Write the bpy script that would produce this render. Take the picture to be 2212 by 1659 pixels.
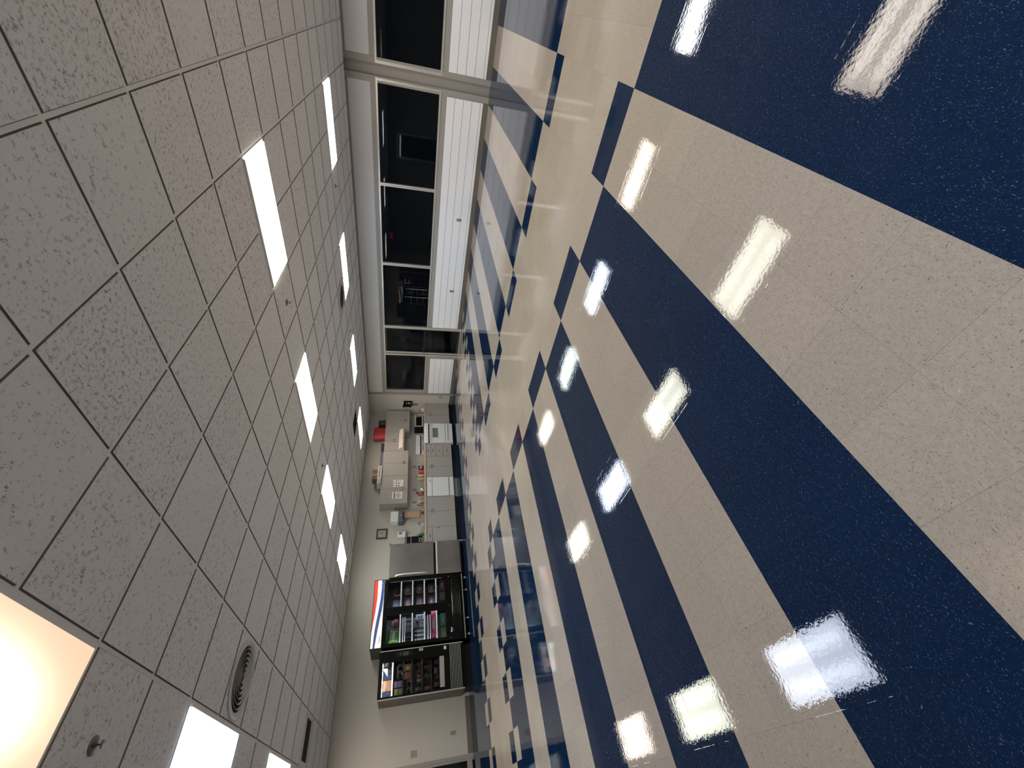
import bpy, bmesh, math, random
from mathutils import Matrix, Vector
random.seed(7)
for o in list(bpy.data.objects): bpy.data.objects.remove(o)
SC = bpy.context.scene
COL = SC.collection
PI = math.pi
# ------------------------------------------------------------------ camera, world, exposure
H = 2.7187            # ceiling height
G = 0.6096            # ceiling grid
XW = 7.75             # window wall plane
YK = 10.75            # kitchen wall plane
XL = -4.30            # far left wall
YB = -5.0             # wall behind the camera
cam = bpy.data.objects.new('camera', bpy.data.cameras.new('camera'))
COL.objects.link(cam)
ix = Vector((-0.1576758, -0.18257641, -0.97046597))
iy = Vector((-0.6870472, 0.72618289, -0.02499123))
fw = Vector((0.70929859, 0.66281541, -0.23994008))
M = Matrix((ix, -iy, -fw)).transposed().to_4x4()
M.translation = Vector((-2.01922851, 0.0101056, 1.36497516))
cam.matrix_world = M
cam.data.sensor_width = 36.0
cam.data.sensor_fit = 'HORIZONTAL'
cam.data.lens = 879.031 / 2212.0 * 36.0
cam.data.clip_start = 0.02
SC.camera = cam
W = bpy.data.worlds.new('night'); SC.world = W; W.use_nodes = True
W.node_tree.nodes['Background'].inputs[0].default_value = (0.01, 0.012, 0.018, 1)
W.node_tree.nodes['Background'].inputs[1].default_value = 0.15
SC.view_settings.view_transform = 'Standard'
SC.view_settings.look = 'None'
SC.view_settings.gamma = 1.0
SC.view_settings.use_curve_mapping = False
SC.view_settings.exposure = 0.46
LIGHT = 14.0          # radiance of the ceiling panels
try:
    SC.cycles.use_denoising = True
    SC.cycles.caustics_refractive = False
    SC.cycles.caustics_reflective = True
    SC.cycles.blur_glossy = 0.6
    SC.cycles.sample_clamp_indirect = 6.0
    SC.cycles.max_bounces = 10
    SC.cycles.diffuse_bounces = 5
    SC.cycles.transmission_bounces = 8
except Exception:
    pass

# ------------------------------------------------------------------ materials
def newmat(name):
    m = bpy.data.materials.new(name); m.use_nodes = True
    nt = m.node_tree
    return m, nt, nt.nodes['Principled BSDF']

def link(nt, a, b): nt.links.new(a, b)

def P(name, col, rough=0.5, metal=0.0, var=0.0, scale=30.0, spec=0.5, bump=0.0, emit=None, es=0.0, coat=0.0):
    m, nt, b = newmat(name)
    b.inputs['Base Color'].default_value = (*col, 1)
    b.inputs['Roughness'].default_value = rough
    b.inputs['Metallic'].default_value = metal
    b.inputs['Specular IOR Level'].default_value = spec
    b.inputs['Coat Weight'].default_value = coat
    if emit:
        b.inputs['Emission Color'].default_value = (*emit, 1)
        b.inputs['Emission Strength'].default_value = es
    if var or bump:
        tc = nt.nodes.new('ShaderNodeTexCoord')
        n = nt.nodes.new('ShaderNodeTexNoise'); n.inputs['Scale'].default_value = scale
        n.inputs['Detail'].default_value = 4
        link(nt, tc.outputs['Object'], n.inputs['Vector'])
        if var:
            r = nt.nodes.new('ShaderNodeMapRange')
            r.inputs['To Min'].default_value = 1 - var; r.inputs['To Max'].default_value = 1 + var
            link(nt, n.outputs['Fac'], r.inputs['Value'])
            mx = nt.nodes.new('ShaderNodeVectorMath'); mx.operation = 'SCALE'
            mx.inputs[0].default_value = col
            link(nt, r.outputs['Result'], mx.inputs['Scale'])
            link(nt, mx.outputs['Vector'], b.inputs['Base Color'])
        if bump:
            bp = nt.nodes.new('ShaderNodeBump'); bp.inputs['Strength'].default_value = 0.5
            bp.inputs['Distance'].default_value = bump
            link(nt, n.outputs['Fac'], bp.inputs['Height'])
            link(nt, bp.outputs['Normal'], b.inputs['Normal'])
    return m

def emitmat(name, col, s):
    m = bpy.data.materials.new(name); m.use_nodes = True
    nt = m.node_tree; nt.nodes.clear()
    e = nt.nodes.new('ShaderNodeEmission'); e.inputs[0].default_value = (*col, 1); e.inputs[1].default_value = s
    o = nt.nodes.new('ShaderNodeOutputMaterial'); link(nt, e.outputs[0], o.inputs[0])
    return m

def glassmat(name, col=(0.9, 0.93, 0.92), rough=0.0, ior=1.45):
    m = bpy.data.materials.new(name); m.use_nodes = True
    nt = m.node_tree; nt.nodes.clear()
    e = nt.nodes.new('ShaderNodeBsdfGlass'); e.inputs['Color'].default_value = (*col, 1)
    e.inputs['Roughness'].default_value = rough; e.inputs['IOR'].default_value = ior
    o = nt.nodes.new('ShaderNodeOutputMaterial'); link(nt, e.outputs[0], o.inputs[0])
    return m

def math_node(nt, op, a, b=None, c=None):
    n = nt.nodes.new('ShaderNodeMath'); n.operation = op
    for k, v in enumerate((a, b, c)):
        if v is None: continue
        if isinstance(v, (int, float)): n.inputs[k].default_value = v
        else: link(nt, v, n.inputs[k])
    return n.outputs[0]

X0T, Y0T, T = 1.0686, 0.2241, 0.3048          # floor tile origin and size

def floormat(name, base, mott, specks, amt):
    """polished vinyl composition tile: mottled base, elongated chips, fine joints, wavy wax"""
    m, nt, b = newmat(name)
    tc = nt.nodes.new('ShaderNodeTexCoord')
    obj = tc.outputs['Object']
    sub = nt.nodes.new('ShaderNodeVectorMath'); sub.operation = 'SUBTRACT'
    sub.inputs[1].default_value = (X0T, Y0T, 0); link(nt, obj, sub.inputs[0])
    sc = nt.nodes.new('ShaderNodeVectorMath'); sc.operation = 'SCALE'; sc.inputs['Scale'].default_value = 1 / T
    link(nt, sub.outputs[0], sc.inputs[0])
    fl = nt.nodes.new('ShaderNodeVectorMath'); fl.operation = 'FLOOR'; link(nt, sc.outputs[0], fl.inputs[0])
    fr = nt.nodes.new('ShaderNodeVectorMath'); fr.operation = 'FRACTION'; link(nt, sc.outputs[0], fr.inputs[0])
    wn = nt.nodes.new('ShaderNodeTexWhiteNoise'); wn.noise_dimensions = '2D'; link(nt, fl.outputs[0], wn.inputs['Vector'])
    # distorted coordinates for the chips
    nz = nt.nodes.new('ShaderNodeTexNoise'); nz.inputs['Scale'].default_value = 22; nz.inputs['Detail'].default_value = 2
    link(nt, obj, nz.inputs['Vector'])
    off = nt.nodes.new('ShaderNodeVectorMath'); off.operation = 'SCALE'; off.inputs['Scale'].default_value = 0.035
    link(nt, nz.outputs['Color'], off.inputs[0])
    ad = nt.nodes.new('ShaderNodeVectorMath'); ad.operation = 'ADD'
    link(nt, obj, ad.inputs[0]); link(nt, off.outputs[0], ad.inputs[1])
    colour = None
    bn = nt.nodes.new('ShaderNodeTexNoise'); bn.inputs['Scale'].default_value = 55; bn.inputs['Detail'].default_value = 5
    bn.inputs['Roughness'].default_value = 0.65
    link(nt, ad.outputs[0], bn.inputs['Vector'])
    cr = nt.nodes.new('ShaderNodeValToRGB')
    cr.color_ramp.elements[0].position = 0.30; cr.color_ramp.elements[0].color = (*mott, 1)
    cr.color_ramp.elements[1].position = 0.62; cr.color_ramp.elements[1].color = (*base, 1)
    link(nt, bn.outputs['Fac'], cr.inputs[0])
    colour = cr.outputs[0]
    for k, (sx, sy, scl, rad, keep, c) in enumerate(specks):
        mp = nt.nodes.new('ShaderNodeMapping'); mp.inputs['Scale'].default_value = (sx, sy, 1)
        mp.inputs['Rotation'].default_value = (0, 0, 0.5 + k * 1.1)
        link(nt, ad.outputs[0], mp.inputs['Vector'])
        v = nt.nodes.new('ShaderNodeTexVoronoi'); v.voronoi_dimensions = '2D'; v.inputs['Scale'].default_value = scl
        link(nt, mp.outputs[0], v.inputs['Vector'])
        sp = nt.nodes.new('ShaderNodeSeparateColor'); link(nt, v.outputs['Color'], sp.inputs[0])
        r = math_node(nt, 'MULTIPLY', sp.outputs[1], rad)
        a = math_node(nt, 'LESS_THAN', v.outputs['Distance'], r)
        k2 = math_node(nt, 'GREATER_THAN', sp.outputs[0], 1 - keep)
        f = math_node(nt, 'MULTIPLY', a, k2)
        f = math_node(nt, 'MULTIPLY', f, amt)
        mx = nt.nodes.new('ShaderNodeMix'); mx.data_type = 'RGBA'
        link(nt, f, mx.inputs['Factor']); link(nt, colour, mx.inputs['A']); mx.inputs['B'].default_value = (*c, 1)
        colour = mx.outputs['Result']
    # tone of each tile
    tv = nt.nodes.new('ShaderNodeMapRange'); tv.inputs['To Min'].default_value = 0.95; tv.inputs['To Max'].default_value = 1.05
    link(nt, wn.outputs['Value'], tv.inputs['Value'])
    s2 = nt.nodes.new('ShaderNodeVectorMath'); s2.operation = 'SCALE'
    link(nt, colour, s2.inputs[0]); link(nt, tv.outputs[0], s2.inputs['Scale'])
    # joints
    sp = nt.nodes.new('ShaderNodeSeparateXYZ'); link(nt, fr.outputs[0], sp.inputs[0])
    jx = math_node(nt, 'LESS_THAN', math_node(nt, 'MINIMUM', sp.outputs[0], math_node(nt, 'SUBTRACT', 1.0, sp.outputs[0])), 0.0022)
    jy = math_node(nt, 'LESS_THAN', math_node(nt, 'MINIMUM', sp.outputs[1], math_node(nt, 'SUBTRACT', 1.0, sp.outputs[1])), 0.0022)
    j = math_node(nt, 'MULTIPLY', math_node(nt, 'MAXIMUM', jx, jy), 0.35)
    mx = nt.nodes.new('ShaderNodeMix'); mx.data_type = 'RGBA'
    link(nt, j, mx.inputs['Factor']); link(nt, s2.outputs[0], mx.inputs['A']); mx.inputs['B'].default_value = (0.02, 0.018, 0.015, 1)
    link(nt, mx.outputs['Result'], b.inputs['Base Color'])
    b.inputs['Roughness'].default_value = 0.014
    b.inputs['IOR'].default_value = 1.40
    # waviness of the wax plus a small tilt of every tile
    n1 = nt.nodes.new('ShaderNodeTexNoise'); n1.inputs['Scale'].default_value = 62; n1.inputs['Detail'].default_value = 3
    link(nt, obj, n1.inputs['Vector'])
    n2 = nt.nodes.new('ShaderNodeTexNoise'); n2.inputs['Scale'].default_value = 7; n2.inputs['Detail'].default_value = 2
    link(nt, obj, n2.inputs['Vector'])
    b1 = nt.nodes.new('ShaderNodeBump'); b1.inputs['Strength'].default_value = 1.0; b1.inputs['Distance'].default_value = 0.00016
    b2 = nt.nodes.new('ShaderNodeBump'); b2.inputs['Strength'].default_value = 1.0; b2.inputs['Distance'].default_value = 0.00018
    link(nt, n1.outputs['Fac'], b1.inputs['Height']); link(nt, n2.outputs['Fac'], b2.inputs['Height'])
    link(nt, b1.outputs[0], b2.inputs['Normal'])
    tl = nt.nodes.new('ShaderNodeVectorMath'); tl.operation = 'SUBTRACT'; tl.inputs[1].default_value = (0.5, 0.5, 0.5)
    link(nt, wn.outputs['Color'], tl.inputs[0])
    tm = nt.nodes.new('ShaderNodeVectorMath'); tm.operation = 'MULTIPLY'; tm.inputs[1].default_value = (0.004, 0.004, 0)
    link(nt, tl.outputs[0], tm.inputs[0])
    # edges of every tile curl up very slightly
    cu = nt.nodes.new('ShaderNodeVectorMath'); cu.operation = 'MULTIPLY_ADD'
    cu.inputs[1].default_value = (2, 2, 0); cu.inputs[2].default_value = (-1, -1, 0); link(nt, fr.outputs[0], cu.inputs[0])
    cs = nt.nodes.new('ShaderNodeSeparateXYZ'); link(nt, cu.outputs[0], cs.inputs[0])
    def curl(o): return math_node(nt, 'MULTIPLY', math_node(nt, 'MULTIPLY', math_node(nt, 'POWER', math_node(nt, 'ABSOLUTE', o), 60.0), math_node(nt, 'SIGN', o)), math_node(nt, 'MULTIPLY', math_node(nt, 'GREATER_THAN', n2.outputs['Fac'], 0.5), -0.026))
    cc = nt.nodes.new('ShaderNodeCombineXYZ'); link(nt, curl(cs.outputs[0]), cc.inputs[0]); link(nt, curl(cs.outputs[1]), cc.inputs[1])
    tm2 = nt.nodes.new('ShaderNodeVectorMath'); tm2.operation = 'ADD'; link(nt, tm.outputs[0], tm2.inputs[0]); link(nt, cc.outputs[0], tm2.inputs[1])
    an = nt.nodes.new('ShaderNodeVectorMath'); an.operation = 'ADD'
    link(nt, b2.outputs[0], an.inputs[0]); link(nt, tm2.outputs[0], an.inputs[1])
    nn = nt.nodes.new('ShaderNodeVectorMath'); nn.operation = 'NORMALIZE'; link(nt, an.outputs[0], nn.inputs[0])
    link(nt, nn.outputs[0], b.inputs['Normal'])
    return m

M_BEIGE = floormat('beige_tile', (0.405, 0.350, 0.300), (0.352, 0.302, 0.256),
                   [(1, 2.6, 130, 0.42, 0.30, (0.22, 0.16, 0.12)), (2.8, 1, 125, 0.26, 0.10, (0.58, 0.53, 0.47)),
                    (1, 2.2, 210, 0.44, 0.34, (0.27, 0.21, 0.16)), (2.2, 1, 60, 0.22, 0.10, (0.11, 0.075, 0.05))], 0.70)
M_NAVY = floormat('navy_tile', (0.0022, 0.015, 0.050), (0.0015, 0.011, 0.038),
                  [(1, 2.6, 125, 0.34, 0.24, (0.085, 0.13, 0.19)), (2.8, 1, 150, 0.34, 0.26, (0.04, 0.075, 0.14)),
                   (1, 2.0, 70, 0.16, 0.10, (0.20, 0.25, 0.30))], 0.60)

def ceilingmat():
    m, nt, b = newmat('fissured_ceiling_tile')
    tc = nt.nodes.new('ShaderNodeTexCoord'); obj = tc.outputs['Object']
    sc = nt.nodes.new('ShaderNodeVectorMath'); sc.operation = 'SCALE'; sc.inputs['Scale'].default_value = 1 / G
    link(nt, obj, sc.inputs[0])
    fl = nt.nodes.new('ShaderNodeVectorMath'); fl.operation = 'FLOOR'; link(nt, sc.outputs[0], fl.inputs[0])
    wn = nt.nodes.new('ShaderNodeTexWhiteNoise'); wn.noise_dimensions = '2D'; link(nt, fl.outputs[0], wn.inputs['Vector'])
    of = nt.nodes.new('ShaderNodeVectorMath'); of.operation = 'SCALE'; of.inputs['Scale'].default_value = 20
    link(nt, wn.outputs['Color'], of.inputs[0])
    ad = nt.nodes.new('ShaderNodeVectorMath'); ad.operation = 'ADD'; link(nt, obj, ad.inputs[0]); link(nt, of.outputs[0], ad.inputs[1])
    mp = nt.nodes.new('ShaderNodeMapping'); mp.inputs['Scale'].default_value = (2.3, 1.0, 1.0)
    link(nt, ad.outputs[0], mp.inputs['Vector'])
    n = nt.nodes.new('ShaderNodeTexNoise'); n.inputs['Scale'].default_value = 28; n.inputs['Detail'].default_value = 5
    n.inputs['Roughness'].default_value = 0.6; n.inputs['Distortion'].default_value = 0.9
    link(nt, mp.outputs[0], n.inputs['Vector'])
    rdg = math_node(nt, 'ABSOLUTE', math_node(nt, 'SUBTRACT', n.outputs['Fac'], 0.5))
    mk = nt.nodes.new('ShaderNodeTexNoise'); mk.inputs['Scale'].default_value = 42; mk.inputs['Detail'].default_value = 2
    link(nt, ad.outputs[0], mk.inputs['Vector'])
    # the width of the fissures follows the mask; some tiles are more fissured than others
    th = math_node(nt, 'MULTIPLY_ADD', wn.outputs['Value'], -0.10, 0.575)
    wd = math_node(nt, 'MULTIPLY', math_node(nt, 'SUBTRACT', mk.outputs['Fac'], th), 0.16)
    d = math_node(nt, 'SUBTRACT', rdg, math_node(nt, 'MAXIMUM', wd, -0.02))
    f = nt.nodes.new('ShaderNodeMapRange'); f.inputs['From Min'].default_value = -0.004; f.inputs['From Max'].default_value = 0.006
    link(nt, d, f.inputs['Value'])
    g = nt.nodes.new('ShaderNodeTexNoise'); g.inputs['Scale'].default_value = 190; g.inputs['Detail'].default_value = 2
    link(nt, obj, g.inputs['Vector'])
    cr = nt.nodes.new('ShaderNodeValToRGB')
    cr.color_ramp.elements[0].position = 0.3; cr.color_ramp.elements[0].color = (0.90, 0.905, 0.915, 1)
    cr.color_ramp.elements[1].position = 0.7; cr.color_ramp.elements[1].color = (0.96, 0.96, 0.965, 1)
    link(nt, g.outputs['Fac'], cr.inputs[0])
    mx = nt.nodes.new('ShaderNodeMix'); mx.data_type = 'RGBA'
    link(nt, f.outputs[0], mx.inputs['Factor']); mx.inputs['A'].default_value = (0.40, 0.38, 0.365, 1)
    link(nt, cr.outputs[0], mx.inputs['B'])
    link(nt, mx.outputs['Result'], b.inputs['Base Color'])
    b.inputs['Roughness'].default_value = 0.95; b.inputs['Specular IOR Level'].default_value = 0.1
    bp = nt.nodes.new('ShaderNodeBump'); bp.inputs['Strength'].default_value = 0.7; bp.inputs['Distance'].default_value = 0.002
    link(nt, f.outputs[0], bp.inputs['Height']); link(nt, bp.outputs[0], b.inputs['Normal'])
    return m
M_CEIL = ceilingmat()
M_TBAR = P('ceiling_grid_paint', (0.92, 0.92, 0.92), 0.5, var=0.02)
M_DARKGAP = P('ceiling_reveal', (0.10, 0.09, 0.08), 0.9, var=0.1)
M_WALL = P('cream_wall_paint', (0.49, 0.468, 0.432), 0.7, var=0.03, scale=60, bump=0.0006)
M_TAUPE = P('taupe_wall_paint', (0.30, 0.282, 0.258), 0.45, var=0.03, scale=25)
M_PANELUP = P('pale_upper_panel', (0.60, 0.59, 0.585), 0.6, var=0.02)
M_BOARD = P('white_wainscot_board', (0.80, 0.80, 0.81), 0.4, var=0.015)
M_BASE = P('dark_cove_base', (0.135, 0.12, 0.10), 0.4, var=0.08)
M_ALU = P('window_aluminium', (0.58, 0.56, 0.53), 0.32, metal=0.55, var=0.04)
M_BRONZE = P('dark_gasket', (0.02, 0.018, 0.016), 0.4, var=0.1)
M_GLASS = glassmat('window_glass', ior=1.30)
M_GLASS2 = glassmat('display_glass', (0.97, 0.98, 0.98), ior=1.16)
M_CAB = P('greige_cabinet_laminate', (0.35, 0.329, 0.299), 0.42, var=0.02, scale=80)
M_GAPS = P('cabinet_gap', (0.02, 0.018, 0.016), 0.7, var=0.1)
M_HANDLE = P('bronze_handle', (0.13, 0.115, 0.095), 0.35, metal=0.7, var=0.05)
M_KICK = P('black_toe_kick', (0.010, 0.010, 0.009), 0.25, var=0.1, spec=0.3)
M_COUNTER = P('tan_countertop', (0.46, 0.38, 0.31), 0.35, var=0.06, scale=120)
M_WHITE = P('white_enamel', (0.70, 0.70, 0.70), 0.25, var=0.01)
M_BLACK = P('black_plastic', (0.006, 0.006, 0.006), 0.35, var=0.1, spec=0.15)
M_BLACKG = P('black_gloss_panel', (0.004, 0.004, 0.004), 0.16, var=0.1, spec=0.12)
M_STEEL = P('brushed_steel', (0.31, 0.30, 0.285), 0.24, metal=1.0, var=0.40, scale=2.2)  # broad blotches in the colour stand in for reflections on the fridge
M_CHROME = P('polished_metal', (0.72, 0.71, 0.69), 0.28, metal=0.75, var=0.02)
M_HANDLEB = P('bright_satin_handle', (0.80, 0.79, 0.77), 0.22, metal=0.5, var=0.02)
M_SILVER = P('silver_edge_strip', (0.50, 0.49, 0.44), 0.3, metal=0.4, var=0.03)
M_OVENG = P('grey_oven_glass', (0.14, 0.16, 0.135), 0.2, var=0.02)
M_GREYM = P('grey_metal_side', (0.13, 0.125, 0.115), 0.45, var=0.05)
M_BEIGEPL = P('beige_plastic', (0.30, 0.27, 0.19), 0.4, var=0.03)
M_RED = P('red_plastic', (0.42, 0.028, 0.035), 0.4, var=0.04)
M_BROWN = P('brown_cardboard', (0.19, 0.125, 0.075), 0.8, var=0.08)
M_TAN = P('kraft_paper', (0.44, 0.31, 0.20), 0.85, var=0.05)
M_DKBROWN = P('dark_brown_plastic', (0.05, 0.038, 0.03), 0.45, var=0.08)
M_BLUEGREY = P('blue_grey_plastic', (0.16, 0.175, 0.21), 0.3, var=0.1)
M_PAPER = P('white_paper', (0.74, 0.69, 0.64), 0.8, var=0.02)
M_INK = P('dark_print', (0.03, 0.022, 0.02), 0.8, var=0.1)
M_INKG = P('grey_print', (0.22, 0.19, 0.19), 0.8, var=0.1)
M_WOOD = P('red_brown_wood_frame', (0.07, 0.018, 0.012), 0.35, var=0.2, scale=50)
M_FACE = P('clock_face', (0.42, 0.39, 0.33), 0.7, var=0.03)
M_GREEN = P('green_plastic', (0.03, 0.16, 0.04), 0.3, var=0.08)
M_NAVYP = P('navy_print', (0.02, 0.03, 0.09), 0.5, var=0.1)
M_AMBERC = P('amber_brown_food', (0.28, 0.13, 0.05), 0.5, var=0.2)
M_GOLD = P('gold_foil', (0.45, 0.33, 0.13), 0.3, metal=0.5, var=0.25)
M_EXT = P('night_ground', (0.03, 0.032, 0.028), 0.9, var=0.2)
M_HEDGE = P('dark_outside_wall', (0.035, 0.033, 0.027), 0.9, var=0.3, scale=2)

# ------------------------------------------------------------------ mesh helper
class MB:
    def __init__(s): s.bm = bmesh.new(); s.mats = []
    def mi(s, m):
        if m not in s.mats: s.mats.append(m)
        return s.mats.index(m)
    def add(s, src, m, smooth=False):
        i = s.mi(m)
        vm = [s.bm.verts.new(v.co) for v in src.verts]
        src.verts.index_update()
        for f in src.faces:
            try:
                nf = s.bm.faces.new([vm[v.index] for v in f.verts])
                nf.material_index = i; nf.smooth = smooth or f.smooth
            except ValueError: pass
        src.free()
        return s
    def box(s, x0, x1, y0, y1, z0, z1, m, bev=0.0, rot=None):
        b = bmesh.new()
        bmesh.ops.create_cube(b, size=1)
        for v in b.verts:
            v.co = Vector(((x0 + x1) / 2 + v.co.x * abs(x1 - x0), (y0 + y1) / 2 + v.co.y * abs(y1 - y0), (z0 + z1) / 2 + v.co.z * abs(z1 - z0)))
        if bev: bmesh.ops.bevel(b, geom=b.edges[:], offset=bev, segments=2, profile=0.6, affect='EDGES')
        if rot:
            c = Vector(((x0 + x1) / 2, (y0 + y1) / 2, (z0 + z1) / 2))
            bmesh.ops.rotate(b, cent=c, matrix=rot, verts=b.verts)
        return s.add(b, m)
    def prism(s, pts, axis, a0, a1, m, bev=0.0):
        """polygon pts extruded along axis from a0 to a1; pts are the two other coordinates in xyz order"""
        b = bmesh.new()
        def mk(p, a):
            if axis == 0: return (a, p[0], p[1])
            if axis == 1: return (p[0], a, p[1])
            return (p[0], p[1], a)
        lo = [b.verts.new(mk(p, a0)) for p in pts]; hi = [b.verts.new(mk(p, a1)) for p in pts]
        b.faces.new(lo); b.faces.new(hi[::-1])
        n = len(pts)
        for k in range(n): b.faces.new((lo[k], hi[k], hi[(k + 1) % n], lo[(k + 1) % n]))
        bmesh.ops.recalc_face_normals(b, faces=b.faces[:])
        if bev: bmesh.ops.bevel(b, geom=b.edges[:], offset=bev, segments=2, profile=0.6, affect='EDGES')
        return s.add(b, m)
    def tube(s, pts, r, m, seg=8, closed=False):
        pts = [Vector(p) for p in pts]; n = len(pts)
        b = bmesh.new(); rings = []
        up = Vector((0.13, 0.31, 0.94)).normalized()
        for k, p in enumerate(pts):
            if closed: t = pts[(k + 1) % n] - pts[k - 1]
            else: t = pts[min(k + 1, n - 1)] - pts[max(k - 1, 0)]
            t.normalize()
            a = t.cross(up)
            if a.length < 0.05: a = t.cross(Vector((1, 0, 0)))
            a.normalize(); c = t.cross(a)
            rr = r[k] if isinstance(r, (list, tuple)) else r
            rings.append([b.verts.new(p + (a * math.cos(2 * PI * q / seg) + c * math.sin(2 * PI * q / seg)) * rr) for q in range(seg)])
        for k in range(n if closed else n - 1):
            A, B = rings[k], rings[(k + 1) % n]
            for q in range(seg):
                f = b.faces.new((A[q], A[(q + 1) % seg], B[(q + 1) % seg], B[q])); f.smooth = True
        if not closed:
            b.faces.new(rings[0][::-1]); b.faces.new(rings[-1])
        bmesh.ops.recalc_face_normals(b, faces=b.faces[:])
        return s.add(b, m)
    def lathe(s, c, prof, m, seg=24, axis='z', smooth=True, cap=True, sx=1, sy=1):
        """prof: list of (radius, height) along axis from point c"""
        b = bmesh.new(); rings = []
        c = Vector(c)
        for (r, h) in prof:
            ring = []
            for q in range(seg):
                u, v = r * math.cos(2 * PI * q / seg) * sx, r * math.sin(2 * PI * q / seg) * sy
                if axis == 'z': p = Vector((u, v, h))
                elif axis == 'y': p = Vector((u, h, v))
                else: p = Vector((h, u, v))
                ring.append(b.verts.new(c + p))
            rings.append(ring)
        for k in range(len(rings) - 1):
            for q in range(seg):
                f = b.faces.new((rings[k][q], rings[k][(q + 1) % seg], rings[k + 1][(q + 1) % seg], rings[k + 1][q])); f.smooth = smooth
        if cap:
            if prof[0][0] > 1e-5: b.faces.new(rings[0][::-1])
            if prof[-1][0] > 1e-5: b.faces.new(rings[-1])
        bmesh.ops.remove_doubles(b, verts=b.verts[:], dist=1e-6)
        bmesh.ops.recalc_face_normals(b, faces=b.faces[:])
        return s.add(b, m)
    def quad(s, pts, m):
        f = s.bm.faces.new([s.bm.verts.new(p) for p in pts]); f.material_index = s.mi(m); return s
    def build(s, name, parent=None, origin=None):
        me = bpy.data.meshes.new(name)
        if parent is not None:
            org = parent.get('_w'); org = Vector(org) if org is not None else Vector((0, 0, 0))
        elif origin is None:
            co = [v.co for v in s.bm.verts]
            org = Vector(((min(v.x for v in co) + max(v.x for v in co)) / 2, (min(v.y for v in co) + max(v.y for v in co)) / 2, min(v.z for v in co)))
        else: org = Vector(origin)
        for v in s.bm.verts: v.co -= org
        s.bm.to_mesh(me); s.bm.free()
        for m in s.mats: me.materials.append(m)
        o = bpy.data.objects.new(name, me); COL.objects.link(o)
        o['_w'] = tuple(org)
        if parent is not None: o.parent = parent
        else: o.location = org
        return o

ALL = []
def thing(name, label, cat, loc, group=None):
    o = bpy.data.objects.new(name, None); COL.objects.link(o)
    o.empty_display_size = 0.05
    o.location = loc; o['_w'] = tuple(loc)
    o['label'] = label; o['category'] = cat
    if group: o['group'] = group
    return o
def tag(o, label, cat, group=None):
    o['label'] = label; o['category'] = cat
    if group: o['group'] = group
    return o
def struct(o): o['kind'] = 'structure'; return o
def sthing(name, loc):
    o = bpy.data.objects.new(name, None); COL.objects.link(o); o.location = loc; o['_w'] = tuple(loc)
    o['kind'] = 'structure'; return o

def text_mesh(body, size, depth=0.001):
    cu = bpy.data.curves.new('t', 'FONT'); cu.body = body; cu.size = size; cu.extrude = depth
    cu.align_x = 'CENTER'; cu.align_y = 'CENTER'
    ob = bpy.data.objects.new('t', cu); COL.objects.link(ob)
    bpy.context.view_layer.update()
    dg = bpy.context.evaluated_depsgraph_get()
    me = bpy.data.meshes.new_from_object(ob.evaluated_get(dg))
    bm = bmesh.new(); bm.from_mesh(me)
    bpy.data.objects.remove(ob); bpy.data.curves.remove(cu); bpy.data.meshes.remove(me)
    return bm
def add_text(mb, body, size, c, m, depth=0.0008, tilt=0.0):
    """text facing -y, reading along +x, upright in z"""
    bm = text_mesh(body, size, depth)
    R = Matrix.Rotation(tilt, 4, 'Y') @ Matrix.Rotation(PI / 2, 4, 'X')
    for v in bm.verts: v.co = R @ v.co + Vector(c)
    mb.add(bm, m); return mb

# ------------------------------------------------------------------ floor
def is_blue(i, j):
    odd = i % 2 == 1
    field = i < 0 or i >= 7
    stripe = (j // 2) % 2 == 1
    if j >= 28: return True
    if j == 27: return not odd
    if j == 26: return odd
    if j >= 22: return False
    if j == 21: return odd if field else False
    if j == 20: return (not odd) if field else i in (0, 6)
    if field: return stripe
    if i in (0, 6): return not stripe
    return False
mb = MB()
a = mb.mi(M_BEIGE); b_ = mb.mi(M_NAVY)
i0 = math.floor((XL - X0T) / T); i1 = math.ceil((XW + 0.1 - X0T) / T)
j0 = math.floor((YB - Y0T) / T); j1 = math.ceil((YK - Y0T) / T)
vs = {}
def fv(i, j):
    if (i, j) not in vs:
        vs[(i, j)] = mb.bm.verts.new((min(max(X0T + i * T, XL), XW + 0.1), min(max(Y0T + j * T, YB), YK), 0))
    return vs[(i, j)]
for i in range(i0, i1):
    for j in range(j0, j1):
        try:
            f = mb.bm.faces.new((fv(i, j), fv(i + 1, j), fv(i + 1, j + 1), fv(i, j + 1)))
            f.material_index = b_ if is_blue(i, j) else a
        except ValueError: pass
struct(mb.build('floor', origin=(0, 0, 0)))

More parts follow.
